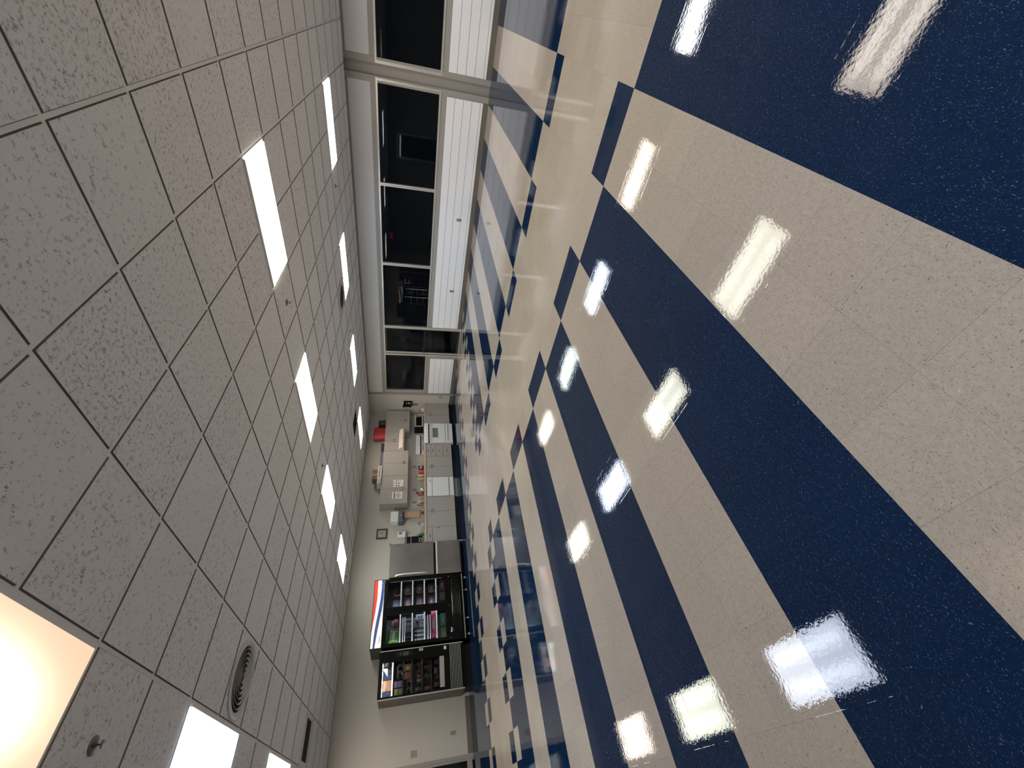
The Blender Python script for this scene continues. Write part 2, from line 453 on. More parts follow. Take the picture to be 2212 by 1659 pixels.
# ------------------------------------------------------------------ ceiling
LIGHTS = []
for j in (-3, 3, 9):
    for i in (-6, -2, 2, 6, 10, 14): LIGHTS.append((j, i))
HOLES = set()
for (j, i) in LIGHTS: HOLES |= {(j, i), (j, i + 1)}
HOLES |= {(8, 13), (-2, 13)}
mb = MB()
ci0, ci1 = math.floor(XL / G), math.ceil(XW / G)
cj0, cj1 = math.floor(YB / G), math.ceil(YK / G)
gap, drop = 0.0130, 0.0075
M_REVEAL = P('dark_tile_edge', (0.24, 0.22, 0.20), 0.9, var=0.1)  # side faces of the tiles, darker than their undersides
for i in range(ci0, ci1):
    for j in range(cj0, cj1):
        if (i, j) in HOLES: continue
        x0, x1 = max(i * G + gap, XL), min((i + 1) * G - gap, XW)
        y0, y1 = max(j * G + gap, YB), min((j + 1) * G - gap, YK)
        if x1 - x0 < 0.02 or y1 - y0 < 0.02: continue
        e = 0.002
        top = [mb.bm.verts.new(p) for p in ((x0, y0, H + 0.004), (x1, y0, H + 0.004), (x1, y1, H + 0.004), (x0, y1, H + 0.004))]
        low = [mb.bm.verts.new(p) for p in ((x0 + e, y0 + e, H - drop), (x1 - e, y0 + e, H - drop), (x1 - e, y1 - e, H - drop), (x0 + e, y1 - e, H - drop))]
        mt = mb.mi(M_CEIL)
        f = mb.bm.faces.new(low[::-1]); f.material_index = mt
        for k in range(4):
            f = mb.bm.faces.new((top[k], top[(k + 1) % 4], low[(k + 1) % 4], low[k])); f.material_index = mb.mi(M_REVEAL)
# T bars and the dark shadow gap above them
for i in range(ci0, ci1 + 1):
    x = i * G
    if XL < x < XW: mb.box(x - 0.010, x + 0.010, YB, YK, H - 0.001, H + 0.02, M_TBAR)
for j in range(cj0, cj1 + 1):
    y = j * G
    if YB < y < YK: mb.box(XL, XW, y - 0.010, y + 0.010, H - 0.0015, H + 0.02, M_TBAR)
mb.quad([(XL, YB, H + 0.21), (XW, YB, H + 0.21), (XW, YK, H + 0.21), (XL, YK, H + 0.21)], M_DARKGAP)
mb.quad([(XL, YB, H + 0.2), (XL, YK, H + 0.2), (XW, YK, H + 0.2), (XW, YB, H + 0.2)], M_DARKGAP)
struct(mb.build('ceiling', origin=(0, 0, 0)))

# ------------------------------------------------------------------ ceiling lights
def lampmat(name, edge, core, s, band):
    """lit acrylic lens: two tubes glow brighter along the panel; band 0 is even"""
    m = bpy.data.materials.new(name); m.use_nodes = True
    nt = m.node_tree; nt.nodes.clear()
    tc = nt.nodes.new('ShaderNodeTexCoord')
    sp = nt.nodes.new('ShaderNodeSeparateXYZ'); link(nt, tc.outputs['Object'], sp.inputs[0])
    ax = math_node(nt, 'ABSOLUTE', sp.outputs[0])
    d = math_node(nt, 'DIVIDE', math_node(nt, 'SUBTRACT', ax, 0.13), 0.075)
    g = math_node(nt, 'POWER', 2.718, math_node(nt, 'MULTIPLY', math_node(nt, 'MULTIPLY', d, d), -1.0))
    ay = math_node(nt, 'ABSOLUTE', sp.outputs[1])
    e = nt.nodes.new('ShaderNodeMapRange'); e.inputs['From Min'].default_value = 0.58; e.inputs['From Max'].default_value = 0.40
    link(nt, ay, e.inputs['Value'])
    g = math_node(nt, 'MULTIPLY', g, e.outputs[0])
    mx = nt.nodes.new('ShaderNodeMix'); mx.data_type = 'RGBA'
    link(nt, g, mx.inputs['Factor']); mx.inputs['A'].default_value = (*edge, 1); mx.inputs['B'].default_value = (*core, 1)
    st = math_node(nt, 'MULTIPLY', math_node(nt, 'MULTIPLY_ADD', g, band, 1.0), s)
    em = nt.nodes.new('ShaderNodeEmission')
    link(nt, mx.outputs['Result'], em.inputs[0]); link(nt, st, em.inputs[1])
    o = nt.nodes.new('ShaderNodeOutputMaterial'); link(nt, em.outputs[0], o.inputs[0])
    return m
L_AMBER = lampmat('amber_lit_lens', (0.98, 0.83, 0.69), (1.0, 0.91, 0.78), LIGHT * 0.55, 1.1)
def painted_glow_lens():  # bright centre and dim edges painted in, as the lens looks from below
    m = bpy.data.materials.new('amber_painted_glow'); m.use_nodes = True
    nt = m.node_tree; nt.nodes.clear()
    tc = nt.nodes.new('ShaderNodeTexCoord')
    mp = nt.nodes.new('ShaderNodeMapping'); mp.inputs['Scale'].default_value = (1 / 0.115, 1 / 0.27, 0); link(nt, tc.outputs['Object'], mp.inputs['Vector'])
    ln = nt.nodes.new('ShaderNodeVectorMath'); ln.operation = 'LENGTH'; link(nt, mp.outputs[0], ln.inputs[0])
    g = math_node(nt, 'POWER', 2.718, math_node(nt, 'MULTIPLY', math_node(nt, 'POWER', ln.outputs['Value'], 1.7), -1.0))
    mx = nt.nodes.new('ShaderNodeMix'); mx.data_type = 'RGBA'
    link(nt, g, mx.inputs['Factor']); mx.inputs['A'].default_value = (1.0, 0.71, 0.49, 1); mx.inputs['B'].default_value = (1.0, 0.90, 0.66, 1)
    st = math_node(nt, 'MULTIPLY_ADD', g, 4.5, 0.72)
    em = nt.nodes.new('ShaderNodeEmission'); link(nt, mx.outputs['Result'], em.inputs[0]); link(nt, st, em.inputs[1])
    o = nt.nodes.new('ShaderNodeOutputMaterial'); link(nt, em.outputs[0], o.inputs[0])
    return m
L_AMBERN = painted_glow_lens()
L_YELLOW = lampmat('yellow_lit_lens', (0.95, 0.94, 0.78), (0.97, 0.98, 0.84), LIGHT * 0.75, 0.5)
L_BLUE = lampmat('cool_lit_lens', (0.77, 0.86, 1.04), (0.85, 0.92, 1.05), LIGHT * 0.88, 0.5)
L_WHITE = lampmat('neutral_lit_lens', (0.98, 0.94, 0.94), (0.98, 0.97, 0.98), LIGHT * 0.9, 0.5)
L_GREEN = lampmat('greenish_lit_lens', (0.84, 0.97, 0.95), (0.91, 1.0, 0.99), LIGHT * 0.7, 0.5)
LDATA = {
 (-3, 2): (L_AMBERN, 'large amber-lit fluorescent ceiling panel nearest the camera, cut by the frame'),
 (-3, 6): (L_BLUE, 'blue-white fluorescent ceiling panel in front of the round slotted air diffuser'),
 (-3, 10): (L_YELLOW, 'yellowish ceiling light panel cut by the frame, near the dark rectangular vent slot'),
 (-3, 14): (L_AMBER, 'amber ceiling light panel over the vending machine end, seen only as a floor reflection'),
 (3, 2): (L_YELLOW, 'biggest fully visible ceiling light panel, yellow-white, mid-ceiling nearest the camera'),
 (3, 6): (L_YELLOW, 'yellow ceiling light panel with streaked lens, second in the middle row'),
 (3, 10): (L_BLUE, 'cool white ceiling light panel beside a sprinkler head, third in the middle row'),
 (3, 14): (L_YELLOW, 'pale yellow ceiling light panel last in the middle row, closest to the fridge wall'),
 (9, 2): (L_AMBER, 'warm ceiling light panel nearest in the row along the window wall'),
 (9, 6): (L_BLUE, 'cool ceiling light panel touching the round vent beside the window wall'),
 (9, 10): (L_GREEN, 'slim white ceiling light panel third along the window wall'),
 (9, 14): (L_AMBER, 'cream ceiling light panel over the stove corner beside the brown return opening'),
 (-3, -2): (L_BLUE, 'cool ceiling light panel behind the camera at the left row'),
 (3, -2): (L_AMBER, 'pinkish ceiling light panel behind the camera, mirrored in the navy floor'),
 (9, -2): (L_WHITE, 'white ceiling light panel behind the camera beside the window wall'),
 (-3, -6): (L_YELLOW, 'yellowish ceiling light panel at the far back of the left row'),
 (3, -6): (L_WHITE, 'white ceiling light panel at the far back of the middle row'),
 (9, -6): (L_YELLOW, 'yellowish ceiling light panel at the far back beside the window wall'),
}
for (j, i), (mat, lab) in LDATA.items():
    x0, x1, y0, y1 = j * G + 0.012, (j + 1) * G - 0.012, i * G + 0.012, (i + 2) * G - 0.012
    t = thing('ceiling_light', lab, 'ceiling light', ((x0 + x1) / 2, (y0 + y1) / 2, H - 0.006), 'fluorescent ceiling panels in the tile grid')
    w = 0.021
    mb = MB()
    for q in ((x0, x1, y0, y0 + w, 0.006), (x0, x1, y1 - w, y1, 0.006), (x0, x0 + w, y0 + w, y1 - w, 0.018), (x1 - w, x1, y0 + w, y1 - w, 0.018)):
        mb.box(q[0], q[1], q[2], q[3], H - q[4], H + 0.03, M_TBAR, 0.0015)
    mb.build('light_frame', t)
    mb = MB()
    mb.box(x0 + w, x1 - w, y0 + w, y1 - w, H - 0.017, H + 0.004, mat)
    mb.build('lens', t)

# round air diffusers
def round_diffuser(cx, cy, label, rings):
    t = thing('air_diffuser', label, 'air vent', (cx, cy, H - 0.02))
    z = H - 0.0095
    mb = MB()
    mb.lathe((cx, cy, z), [(0.285, 0.0), (0.283, -0.008), (0.262, -0.016), (0.238, -0.010), (0.228, 0.004), (0.285, 0.0)], M_WHITEP, 48, cap=False)
    mb.build('diffuser_rim', t)
    mb = MB()
    mb.lathe((cx, cy, z - 0.0012), [(0.0, 0), (0.235, 0), (0.235, 0.001), (0.0, 0.001)], M_BLACK, 40)
    mb.build('throat', t)
    for r in rings:
        mb = MB()
        mb.lathe((cx, cy, z - 0.0015), [(r, 0.0), (r + 0.012, -0.013), (r + 0.014, -0.013), (r + 0.003, 0.0), (r, 0)], M_WHITEP, 40, cap=False)
        mb.build('diffuser_ring', t)
M_WHITEP = P('white_painted_metal', (0.72, 0.70, 0.68), 0.35, var=0.02)
round_diffuser(-1.5 * G, 7.5 * G, 'large white round ceiling air diffuser with concentric slots beside the blue-white light', (0.03, 0.065, 0.10, 0.135, 0.17, 0.205))
round_diffuser(8.5 * G, 7.5 * G, 'round ceiling air diffuser with open black throat close to the window wall', (0.215,))

# rectangular slot grille and open return
def square_vent(ti, tj, label, x0, x1, y0, y1, facem, inner):
    t = thing('ceiling_vent', label, 'air vent', ((ti + .5) * G, (tj + .5) * G, H - 0.008))
    X0, X1, Y0, Y1 = ti * G + 0.013, (ti + 1) * G - 0.013, tj * G + 0.013, (tj + 1) * G - 0.013
    mb = MB()
    for q in ((X0, X1, Y0, y0), (X0, X1, y1, Y1), (X0, x0, y0, y1), (x1, X1, y0, y1)):
        if q[1] - q[0] > .002 and q[3] - q[2] > .002: mb.box(*q, H - 0.007, H + 0.01, facem, 0.001)
    mb.build('vent_frame', t)
    mb = MB(); mb.box(x0, x1, y0, y1, H + 0.03, H + 0.05, inner); mb.build('vent_back', t)
    mb = MB()
    n = 9
    for k in range(n):
        yy = y0 + (y1 - y0) * (k + .5) / n
        mb.box(x0, x1, yy - 0.012, yy + 0.012, H + 0.004, H + 0.007, inner, 0, Matrix.Rotation(0.6, 3, 'X'))
    mb.build('louvre', t)
M_VENT = P('dark_vent_metal', (0.10, 0.085, 0.075), 0.6, var=0.1)
M_VENT2 = P('brown_return_duct', (0.05, 0.038, 0.022), 0.7, var=0.1)
square_vent(-2, 13, 'dark rectangular ceiling vent slot in a white frame near the left wall corner', -1.88 * G, -1.10 * G, 13.2 * G, 13.88 * G, M_WHITEP, M_VENT)
square_vent(8, 13, 'square brown return-air opening in the ceiling beside the cream light', 8.05 * G, 8.95 * G, 13.05 * G, 13.95 * G, M_WHITEP, M_VENT2)

# sprinklers
M_BRASS = P('dull_sprinkler_metal', (0.22, 0.195, 0.18), 0.4, metal=0.6, var=0.05)
def sprinkler(x, y, label, s=1.0):
    t = thing('sprinkler_head', label, 'sprinkler', (x, y, H - 0.06), 'ceiling sprinkler heads')
    z = H - 0.0075
    mb = MB(); mb.lathe((x, y, z), [(0.040 * s, 0), (0.038 * s, -0.003), (0.020 * s, -0.005), (0.012, -0.006), (0.0, -0.006)], M_BRASS, 24, cap=False); mb.build('escutcheon', t)
    mb = MB()
    mb.lathe((x, y, z - 0.006), [(0.009, 0), (0.009, -0.008), (0.004, -0.010), (0.0, -0.010)], M_BRASS, 12, cap=False)
    for sgn in (-1, 1):
        mb.tube([(x, y + sgn * 0.009, z - 0.012), (x, y + sgn * 0.014, z - 0.022), (x, y + sgn * 0.003, z - 0.032)], 0.0022, M_BRASS, 6)
    mb.build('sprinkler_body', t)
    mb = MB(); mb.lathe((x, y, z - 0.034), [(0.0, 0.001), (0.016, 0.001), (0.017, 0), (0.016, -0.001), (0.0, -0.001)], M_BRASS, 16, cap=False); mb.build('deflector', t)
sprinkler(-2.53 * G, 4.5 * G, 'nearest sprinkler head, dark escutcheon between the amber and blue-white ceiling lights', 0.95)
sprinkler(3.51 * G, 4.53 * G, 'sprinkler head hanging between the first two middle-row ceiling lights')
sprinkler(9.36 * G, 4.45 * G, 'sprinkler head near the window wall beyond the warm ceiling light')
sprinkler(9.38 * G, 9.46 * G, 'sprinkler head just before the third window-side ceiling light')
sprinkler(3.55 * G, 9.53 * G, 'sprinkler head just in front of the cool middle-row light')
sprinkler(3.5 * G, 16.45 * G, 'farthest sprinkler head beyond the last middle-row light')
sprinkler(9.5 * G, 16.5 * G, 'farthest sprinkler head above the stove corner')

# ------------------------------------------------------------------ window wall (right)
mb = MB()
def seg(y0, y1, z0, z1, x=XW, m=M_TAUPE, d=0.12): mb.box(x, x + d, y0, y1, z0, z1, m)
seg(YB, 1.147, 0, 0.935); seg(1.33, 7.01, 0, 0.935); seg(8.07, 9.74, 0, 0.935)
seg(YB, 1.147, 2.166, H + 0.01); seg(1.33, 9.74, 2.166, H + 0.01)
seg(YB, -2.5, 0.935, 2.166); seg(1.138, 1.147, 0.935, 2.166); seg(1.33, 1.349, 0.935, 2.166); seg(9.60, 9.74, 0.935, 2.166)
seg(1.147, 1.33, 0, H + 0.01, XW + 0.06)           # recessed pilaster channel
seg(9.74, YK + 0.15, 0, H + 0.01, XW, M_WALL)
# flat trim boards standing a little proud
for (y0, y1) in ((1.050, 1.147), (1.33, 1.436)): mb.box(XW - 0.006, XW + 0.01, y0, y1, 0.0, H, M_TAUPE, 0.001)
mb.box(XW - 0.012, XW + 0.01, YB, 1.050, 2.672, H, M_TAUPE, 0.002); mb.box(XW - 0.012, XW + 0.01, 1.436, 9.74, 2.672, H, M_TAUPE, 0.002)
mb.box(XW - 0.014, XW + 0.01, 9.668, 9.74, 0, H, M_TAUPE, 0.002)
mb.box(XW - 0.006, XW + 0.01, 6.99, 7.01, 0, 0.935, M_TAUPE, 0.001)
struct(mb.build('wall_right', origin=(XW, 0, 0)))

k = 1
for (y0, y1) in ((YB, 1.043), (1.441, 9.635)):
    mb = MB(); mb.box(XW - 0.004, XW + 0.01, y0, y1, 2.264, 2.668, M_PANELUP, 0.001)
    struct(mb.build('trim_%d' % k, origin=(XW, y0, 2.26))); k += 1
edges = [0.103, 0.158, 0.329, 0.500, 0.669, 0.830]
for (y0, y1) in ((YB, 1.049), (1.443, 6.988), (8.155, 9.635)):
    mb = MB()
    mb.box(XW - 0.004, XW + 0.01, y0, y1, 0.103, 0.830, M_GAPS)
    for q in range(5):
        mb.box(XW - 0.016, XW - 0.003, y0, y1, edges[q] + 0.003, edges[q + 1] - 0.003, M_BOARD, 0.002)
    struct(mb.build('trim_%d' % k, origin=(XW, y0, 0.1))); k += 1
# outside: dark ground and a dark wall far off
mb = MB(); mb.box(XW + 0.12, 22, YB - 6, 24, -0.05, -0.01, M_EXT); struct(mb.build('ground_1', origin=(0, 0, 0)))

def window(n, y0, y1, z0, z1, fl=0.035, fr=0.035, fb=0.035, ft=0.035):
    """y0..y1 is the glass opening; frame bars around it"""
    w = sthing('window_%d' % n, (XW, y0, z0))
    mb = MB()
    xf, xb = XW - 0.012, XW + 0.075
    mb.box(xf, xb, y0 - fl, y0, z0 - fb, z1 + ft, M_ALU, 0.002)
    mb.box(xf, xb, y1, y1 + fr, z0 - fb, z1 + ft, M_ALU, 0.002)
    mb.box(xf, xb, y0, y1, z0 - fb, z0, M_ALU, 0.002)
    mb.box(xf, xb, y0, y1, z1, z1 + ft, M_ALU, 0.002)
    mb.box(xf - 0.0006, xf, y0 - fl, y0 - fl + 0.005, z0, z1, M_BRONZE)
    # dark gasket line
    for q in ((y0, y0 + .006, z0, z1), (y1 - .006, y1, z0, z1), (y0, y1, z0, z0 + .006), (y0, y1, z1 - .006, z1)):
        mb.box(XW + 0.035, XW + 0.05, q[0], q[1], q[2], q[3], M_BRONZE)
    mb.build('window_frame', w)
    mb = MB(); mb.box(XW + 0.040, XW + 0.046, y0 + 0.002, y1 - 0.002, z0 + 0.002, z1 - 0.002, M_GLASS); mb.build('pane', w)
    return w
ZB, ZT = 0.972, 2.131
window(1, -2.46, 1.090, ZB, ZT, 0.04, 0.048, 0.037)
window(2, 1.400, 3.218, ZB, ZT, 0.050, 0.032, 0.037)
window(3, 3.282, 5.103, ZB, ZT, 0.032, 0.034, 0.037)
window(4, 5.171, 7.010, ZB, ZT, 0.034, 0.002, 0.037)
window(5, 8.072, 9.518, ZB, ZT, 0.002, 0.080, 0.037)
# glass door between windows 4 and 5
d = sthing('door_1', (XW, 7.05, 0))
mb = MB()
mb.box(XW - 0.014, XW + 0.075, 7.012, 7.088, 0, ZT + 0.035, M_ALU, 0.002)
mb.box(XW - 0.014, XW + 0.075, 8.012, 8.070, 0, ZT + 0.035, M_ALU, 0.002)
mb.box(XW - 0.014, XW + 0.075, 7.088, 8.012, ZT, ZT + 0.035, M_ALU, 0.002)
mb.box(XW - 0.010, XW + 0.10, 7.088, 8.012, 0, 0.012, M_ALU, 0.002)
mb.build('door_frame', d)
mb = MB()
mb.box(XW + 0.012, XW + 0.052, 7.094, 7.125, 0.015, ZT - 0.004, M_BRONZE, 0.002)
mb.box(XW + 0.012, XW + 0.052, 7.935, 8.000, 0.015, ZT - 0.004, M_ALU, 0.003)
mb.box(XW + 0.008, XW + 0.056, 7.925, 7.936, 0.015, ZT - 0.004, M_BRONZE)
mb.box(XW + 0.008, XW + 0.056, 8.000, 8.011, 0.015, ZT - 0.004, M_BRONZE)
mb.box(XW + 0.012, XW + 0.052, 7.125, 7.935, 0.015, 0.075, M_BRONZE, 0.002)
mb.box(XW + 0.012, XW + 0.052, 7.125, 7.935, ZT - 0.045, ZT - 0.004, M_BRONZE, 0.002)
mb.build('door_leaf', d)
mb = MB(); mb.box(XW + 0.030, XW + 0.036, 7.126, 7.925, 0.076, ZT - 0.046, M_GLASS); mb.build('pane', d)
mb = MB()
mb.tube([(XW + 0.01, 7.15, 1.03), (XW - 0.05, 7.15, 1.03), (XW - 0.05, 7.92, 1.03), (XW + 0.01, 7.92, 1.03)], 0.012, M_BRONZE, 8)
mb.build('push_bar', d)
mb = MB(); mb.box(XW + 0.0, XW + 0.012, 7.945, 7.985, 0.98, 1.09, M_CHROME, 0.003); mb.build('lock_plate', d)

def base(name, x0, x1, y0, y1, h=0.102):
    mb = MB(); mb.box(x0, x1, y0, y1, 0, h, M_BASE, 0.002); struct(mb.build(name, origin=((x0 + x1) / 2, (y0 + y1) / 2, 0)))
base('baseboard_right', XW - 0.010, XW + 0.005, YB, 1.050)
base('baseboard_right.001', XW - 0.010, XW + 0.005, 1.436, 6.99)
base('baseboard_right.002', XW - 0.010, XW + 0.005, 8.155, 9.668)
base('baseboard_right.003', XW - 0.010, XW + 0.005, 9.74, 10.20)

# ------------------------------------------------------------------ kitchen wall (back), left wall, rear wall
mb = MB()
mb.box(-1.215, XW + 0.12, YK, YK + 0.15, 0, H + 0.01, M_WALL)
mb.box(XL - 0.1, -1.215, YK, YK + 0.15, 2.14, H + 0.01, M_WALL)
mb.box(XL - 0.1, -3.15, YK, YK + 0.15, 0, 2.14, M_WALL)
struct(mb.build('wall_back', origin=(0, YK, 0)))
d = sthing('door_2', (-1.3, YK, 0))
mb = MB()
mb.box(-1.262, -1.205, YK - 0.014, YK + 0.10, 0, 2.14, M_TAUPE, 0.003)
mb.box(-1.30, -1.262, YK + 0.0, YK + 0.09, 0, 2.10, M_TAUPE, 0.002)
mb.box(-3.16, -1.262, YK - 0.014, YK + 0.10, 2.09, 2.15, M_TAUPE, 0.003)
mb.box(-3.16, -3.10, YK - 0.014, YK + 0.10, 0, 2.09, M_TAUPE, 0.003)
mb.box(-3.10, -1.262, YK - 0.010, YK + 0.09, 0.025, 0.125, M_TAUPE, 0.003)
mb.box(-2.24, -2.18, YK + 0.01, YK + 0.07, 0.125, 2.09, M_TAUPE, 0.003)
mb.build('door_frame', d)
mb = MB(); mb.box(-2.18, -1.30, YK + 0.035, YK + 0.041, 0.126, 2.089, M_GLASS); mb.box(-3.10, -2.24, YK + 0.035, YK + 0.041, 0.126, 2.089, M_GLASS); mb.build('pane', d)
mb = MB(); mb.box(-3.6, -0.9, YK + 1.5, YK + 1.6, -0.02, 2.6, P('brown_dark_curtain', (0.05, 0.025, 0.016), 0.9, var=0.3, scale=12)); struct(mb.build('wall_hall', origin=(-2, YK + 1.5, 0)))
mb = MB(); mb.box(XL - 0.15, XL, YB, YK + 0.15, 0, H + 0.01, P('brownish_far_wall', (0.26, 0.24, 0.21), 0.7, var=0.03)); struct(mb.build('wall_left', origin=(XL, 0, 0)))
mb = MB(); mb.box(XL - 0.15, XW + 0.12, YB - 0.15, YB, 0, H + 0.01, M_PANELUP); struct(mb.build('wall_rear', origin=(0, YB, 0)))
base('baseboard_back', -1.20, -0.29, YK - 0.010, YK + 0.005)
base('baseboard_left', XL - 0.005, XL + 0.010, YB, YK)
base('baseboard_rear', XL, XW, YB - 0.005, YB + 0.010)
mb = MB(); mb.box(XL, XW, YK - 0.012, YK + 0.005, 2.690, H, M_WALL, 0.002); struct(mb.build('trim_%d' % k, origin=(0, YK, 2.69))); k += 1

# door on the left wall with a lit transom and the exit sign (both seen mirrored in the windows)
d = sthing('door_3', (XL, 5.4, 0))
mb = MB()
for q in ((4.92, 5.0, 0, 2.32), (5.92, 6.0, 0, 2.32), (5.0, 5.92, 2.24, 2.32), (5.0, 5.92, 2.08, 2.13)): mb.box(XL, XL + 0.03, *q, M_ALU, 0.003)
mb.build('door_frame', d)
mb = MB(); mb.box(XL + 0.001, XL + 0.012, 5.0, 5.92, 0.01, 2.08, M_BLACKG); mb.build('door_leaf', d)
mb = MB(); mb.box(XL + 0.001, XL + 0.010, 5.02, 5.90, 2.135, 2.165, emitmat('lit_transom', (0.9, 0.95, 1.0), 6.0)); mb.build('transom', d)
t = thing('exit_sign', 'small red lit EXIT sign high on the far wall, seen mirrored in the dark window', 'sign', (XL + 0.04, 9.85, 2.48))
mb = MB(); mb.box(XL, XL + 0.045, 9.69, 10.01, 2.48, 2.70, P('sign_housing', (0.25, 0.25, 0.25), 0.5, var=0.05), 0.005); mb.build('sign_housing', t)
mb = MB()
bm = text_mesh('EXIT', 0.16, 0.002)
R = Matrix.Rotation(PI / 2, 4, 'Z') @ Matrix.Rotation(PI / 2, 4, 'X')
for v in bm.verts: v.co = R @ v.co + Vector((XL + 0.048, 9.85, 2.59))
mb.add(bm, emitmat('exit_red', (1.0, 0.03, 0.12), 2.2)); mb.build('sign_lettering', t)

# ------------------------------------------------------------------ kitchen
YF = 10.14            # front of the base cabinet doors
ZC0, ZC1 = 0.120, 0.885
def arc_handle(mb, p0, p1, out=(0, -1, 0), bow=0.026, r=0.0065, m=M_HANDLE):
    p0, p1, out = Vector(p0), Vector(p1), Vector(out)
    pts = []
    for k in range(7):
        f = k / 6
        pts.append(p0.lerp(p1, f) + out * (bow * min(1, 3.2 * min(f, 1 - f)) + 0.002))
    mb.tube(pts, r, m, 6)
def door(parent, x0, x1, z0, z1, y, handle=None, name='door', label=None):
    mb = MB(); mb.box(x0 + 0.003, x1 - 0.003, y - 0.018, y, z0 + 0.003, z1 - 0.003, M_CAB, 0.0015)
    o = mb.build(name, parent)
    if handle:
        mb = MB(); hx, hz0, hz1 = handle[1:] if handle[0] == 'v' else (None, None, None)
        if handle[0] == 'v': arc_handle(mb, (hx, y - 0.018, hz0), (hx, y - 0.018, hz1))
        else: arc_handle(mb, (handle[1], y - 0.018, handle[3]), (handle[2], y - 0.018, handle[3]))
        mb.build('handle', o)
    return o
def carcass(name, label, cat, x0, x1, y0, y1, z0, z1, kick=True, m=M_CAB, group=None):
    t = thing(name, label, cat, ((x0 + x1) / 2, (y0 + y1) / 2, 0.0 if kick else z0), group)
    mb = MB(); mb.box(x0 + 0.001, x1 - 0.001, y0, y1, z0, z1, m)
    mb.box(x0 + 0.003, x1 - 0.003, y0 - 0.0008, y0, z0 + 0.003, z1 - 0.003, M_GAPS)
    mb.build('cabinet_body', t)
    if kick:
        mb = MB(); mb.box(x0 + 0.001, x1 - 0.001, y0 + 0.055, y1, 0, z0, M_KICK); mb.build('toe_kick', t)
    return t
# right base cabinet
t = carcass('base_cabinet', 'two-door greige base cabinet between the white stove and the window wall', 'cabinet', 6.80, 7.745, YF, YK - 0.002, ZC0, ZC1)
door(t, 6.80, 7.21, ZC0, ZC1, YF, ('v', 7.165, 0.69, 0.78)); door(t, 7.21, 7.66, ZC0, ZC1, YF, ('v', 7.255, 0.69, 0.78))
mb = MB(); mb.box(7.662, 7.742, YF - 0.018, YF, ZC0, ZC1, M_CAB); mb.build('filler_strip', t)
# drawers
t = carcass('drawer_cabinet', 'narrow greige base cabinet with four stacked drawers beside the white stove', 'cabinet', 5.54, 5.995, YF, YK - 0.002, ZC0, ZC1)
for (a0, a1) in ((0.739, ZC1), (0.597, 0.737), (0.376, 0.595), (ZC0, 0.374)):
    o = door(t, 5.54, 5.99, a0, a1, YF, None, 'drawer')
    zc = (a0 + a1) / 2 + 0.01
    mb = MB(); mb.box(5.70, 5.79, YF - 0.030, YF - 0.018, zc - 0.004, zc + 0.012, M_HANDLE, 0.003); mb.build('handle', o)
t = carcass('base_cabinet', 'two-door greige base cabinet between the four drawers and the dishwasher', 'cabinet', 4.805, 5.539, YF, YK - 0.002, ZC0, ZC1)
door(t, 4.805, 5.175, ZC0, ZC1, YF, ('v', 5.12, 0.675, 0.77)); door(t, 5.175, 5.539, ZC0, ZC1, YF, ('v', 5.205, 0.675, 0.77))
t = carcass('sink_cabinet', 'two-door greige sink base cabinet below the faucet', 'cabinet', 3.278, 4.165, YF, YK - 0.002, ZC0, ZC1)
door(t, 3.278, 3.724, ZC0, ZC1, YF, ('v', 3.687, 0.69, 0.775)); door(t, 3.724, 4.165, ZC0, ZC1, YF, ('v', 3.757, 0.69, 0.775))
t = carcass('base_cabinet', 'narrow greige base cabinet with one drawer over one door beside the fridge', 'cabinet', 2.875, 3.277, YF, YK - 0.002, ZC0, ZC1)
o = door(t, 2.878, 3.277, 0.742, ZC1, YF, ('h', 2.995, 3.085, 0.812), 'drawer')
door(t, 2.878, 3.277, ZC0, 0.740, YF, ('v', 3.235, 0.54, 0.635))
# dishwasher
t = thing('dishwasher', 'white front dishwasher under the countertop', 'dishwasher', (4.48, 10.43, 0))
mb = MB(); mb.box(4.172, 4.800, YF, YK - 0.06, 0.10, 0.882, M_GREYM); mb.build('dishwasher_body', t)
mb = MB(); mb.box(4.180, 4.792, YF - 0.030, YF, 0.725, 0.868, M_WHITE, 0.004)
mb.build('control_panel', t)
mb = MB(); mb.box(4.64, 4.70, YF - 0.034, YF - 0.030, 0.765, 0.79, M_INKG); add_text(mb, 'O', 0.03, (4.70, YF - 0.031, 0.80), M_INKG)
mb.build('control_dial', t)
mb = MB(); mb.box(4.180, 4.792, YF - 0.026, YF, 0.258, 0.715, M_WHITE, 0.004); mb.build('door', t)
mb = MB(); mb.box(4.180, 4.792, YF - 0.026, YF, 0.120, 0.240, M_WHITE, 0.004); mb.build('lower_panel', t)
mb = MB(); mb.box(4.184, 4.788, YF + 0.045, YF + 0.06, 0.005, 0.115, M_GREYKICK := P('grey_kick_plate', (0.24, 0.235, 0.22), 0.3, var=0.05)); mb.build('kick_plate', t)
# countertops
def counter(x0, x1, side, label):
    t = thing('countertop', label, 'countertop', ((x0 + x1) / 2, 10.43, 0.887))
    mb = MB(); mb.box(x0, x1, YF - 0.032, YK - 0.001, 0.887, 0.936, M_COUNTER, 0.004); mb.build('worktop', t)
    mb = MB(); mb.box(x0, x1, YK - 0.022, YK - 0.001, 0.9365, 1.030, M_COUNTER, 0.003)
    tag(mb.build('backsplash'), 'tan backsplash strip behind the ' + ('microwave counter' if side else 'long counter'), 'backsplash')
    if side:
        mb = MB(); mb.box(XW - 0.022, XW - 0.001, YF - 0.03, YK - 0.023, 0.9365, 1.030, M_COUNTER, 0.003)
        tag(mb.build('backsplash'), 'short tan backsplash strip against the telephone wall', 'backsplash')
counter(2.872, 6.000, False, 'long tan countertop with backsplash from the fridge to the stove')
counter(6.795, XW - 0.001, True, 'short tan countertop right of the stove carrying the microwave')
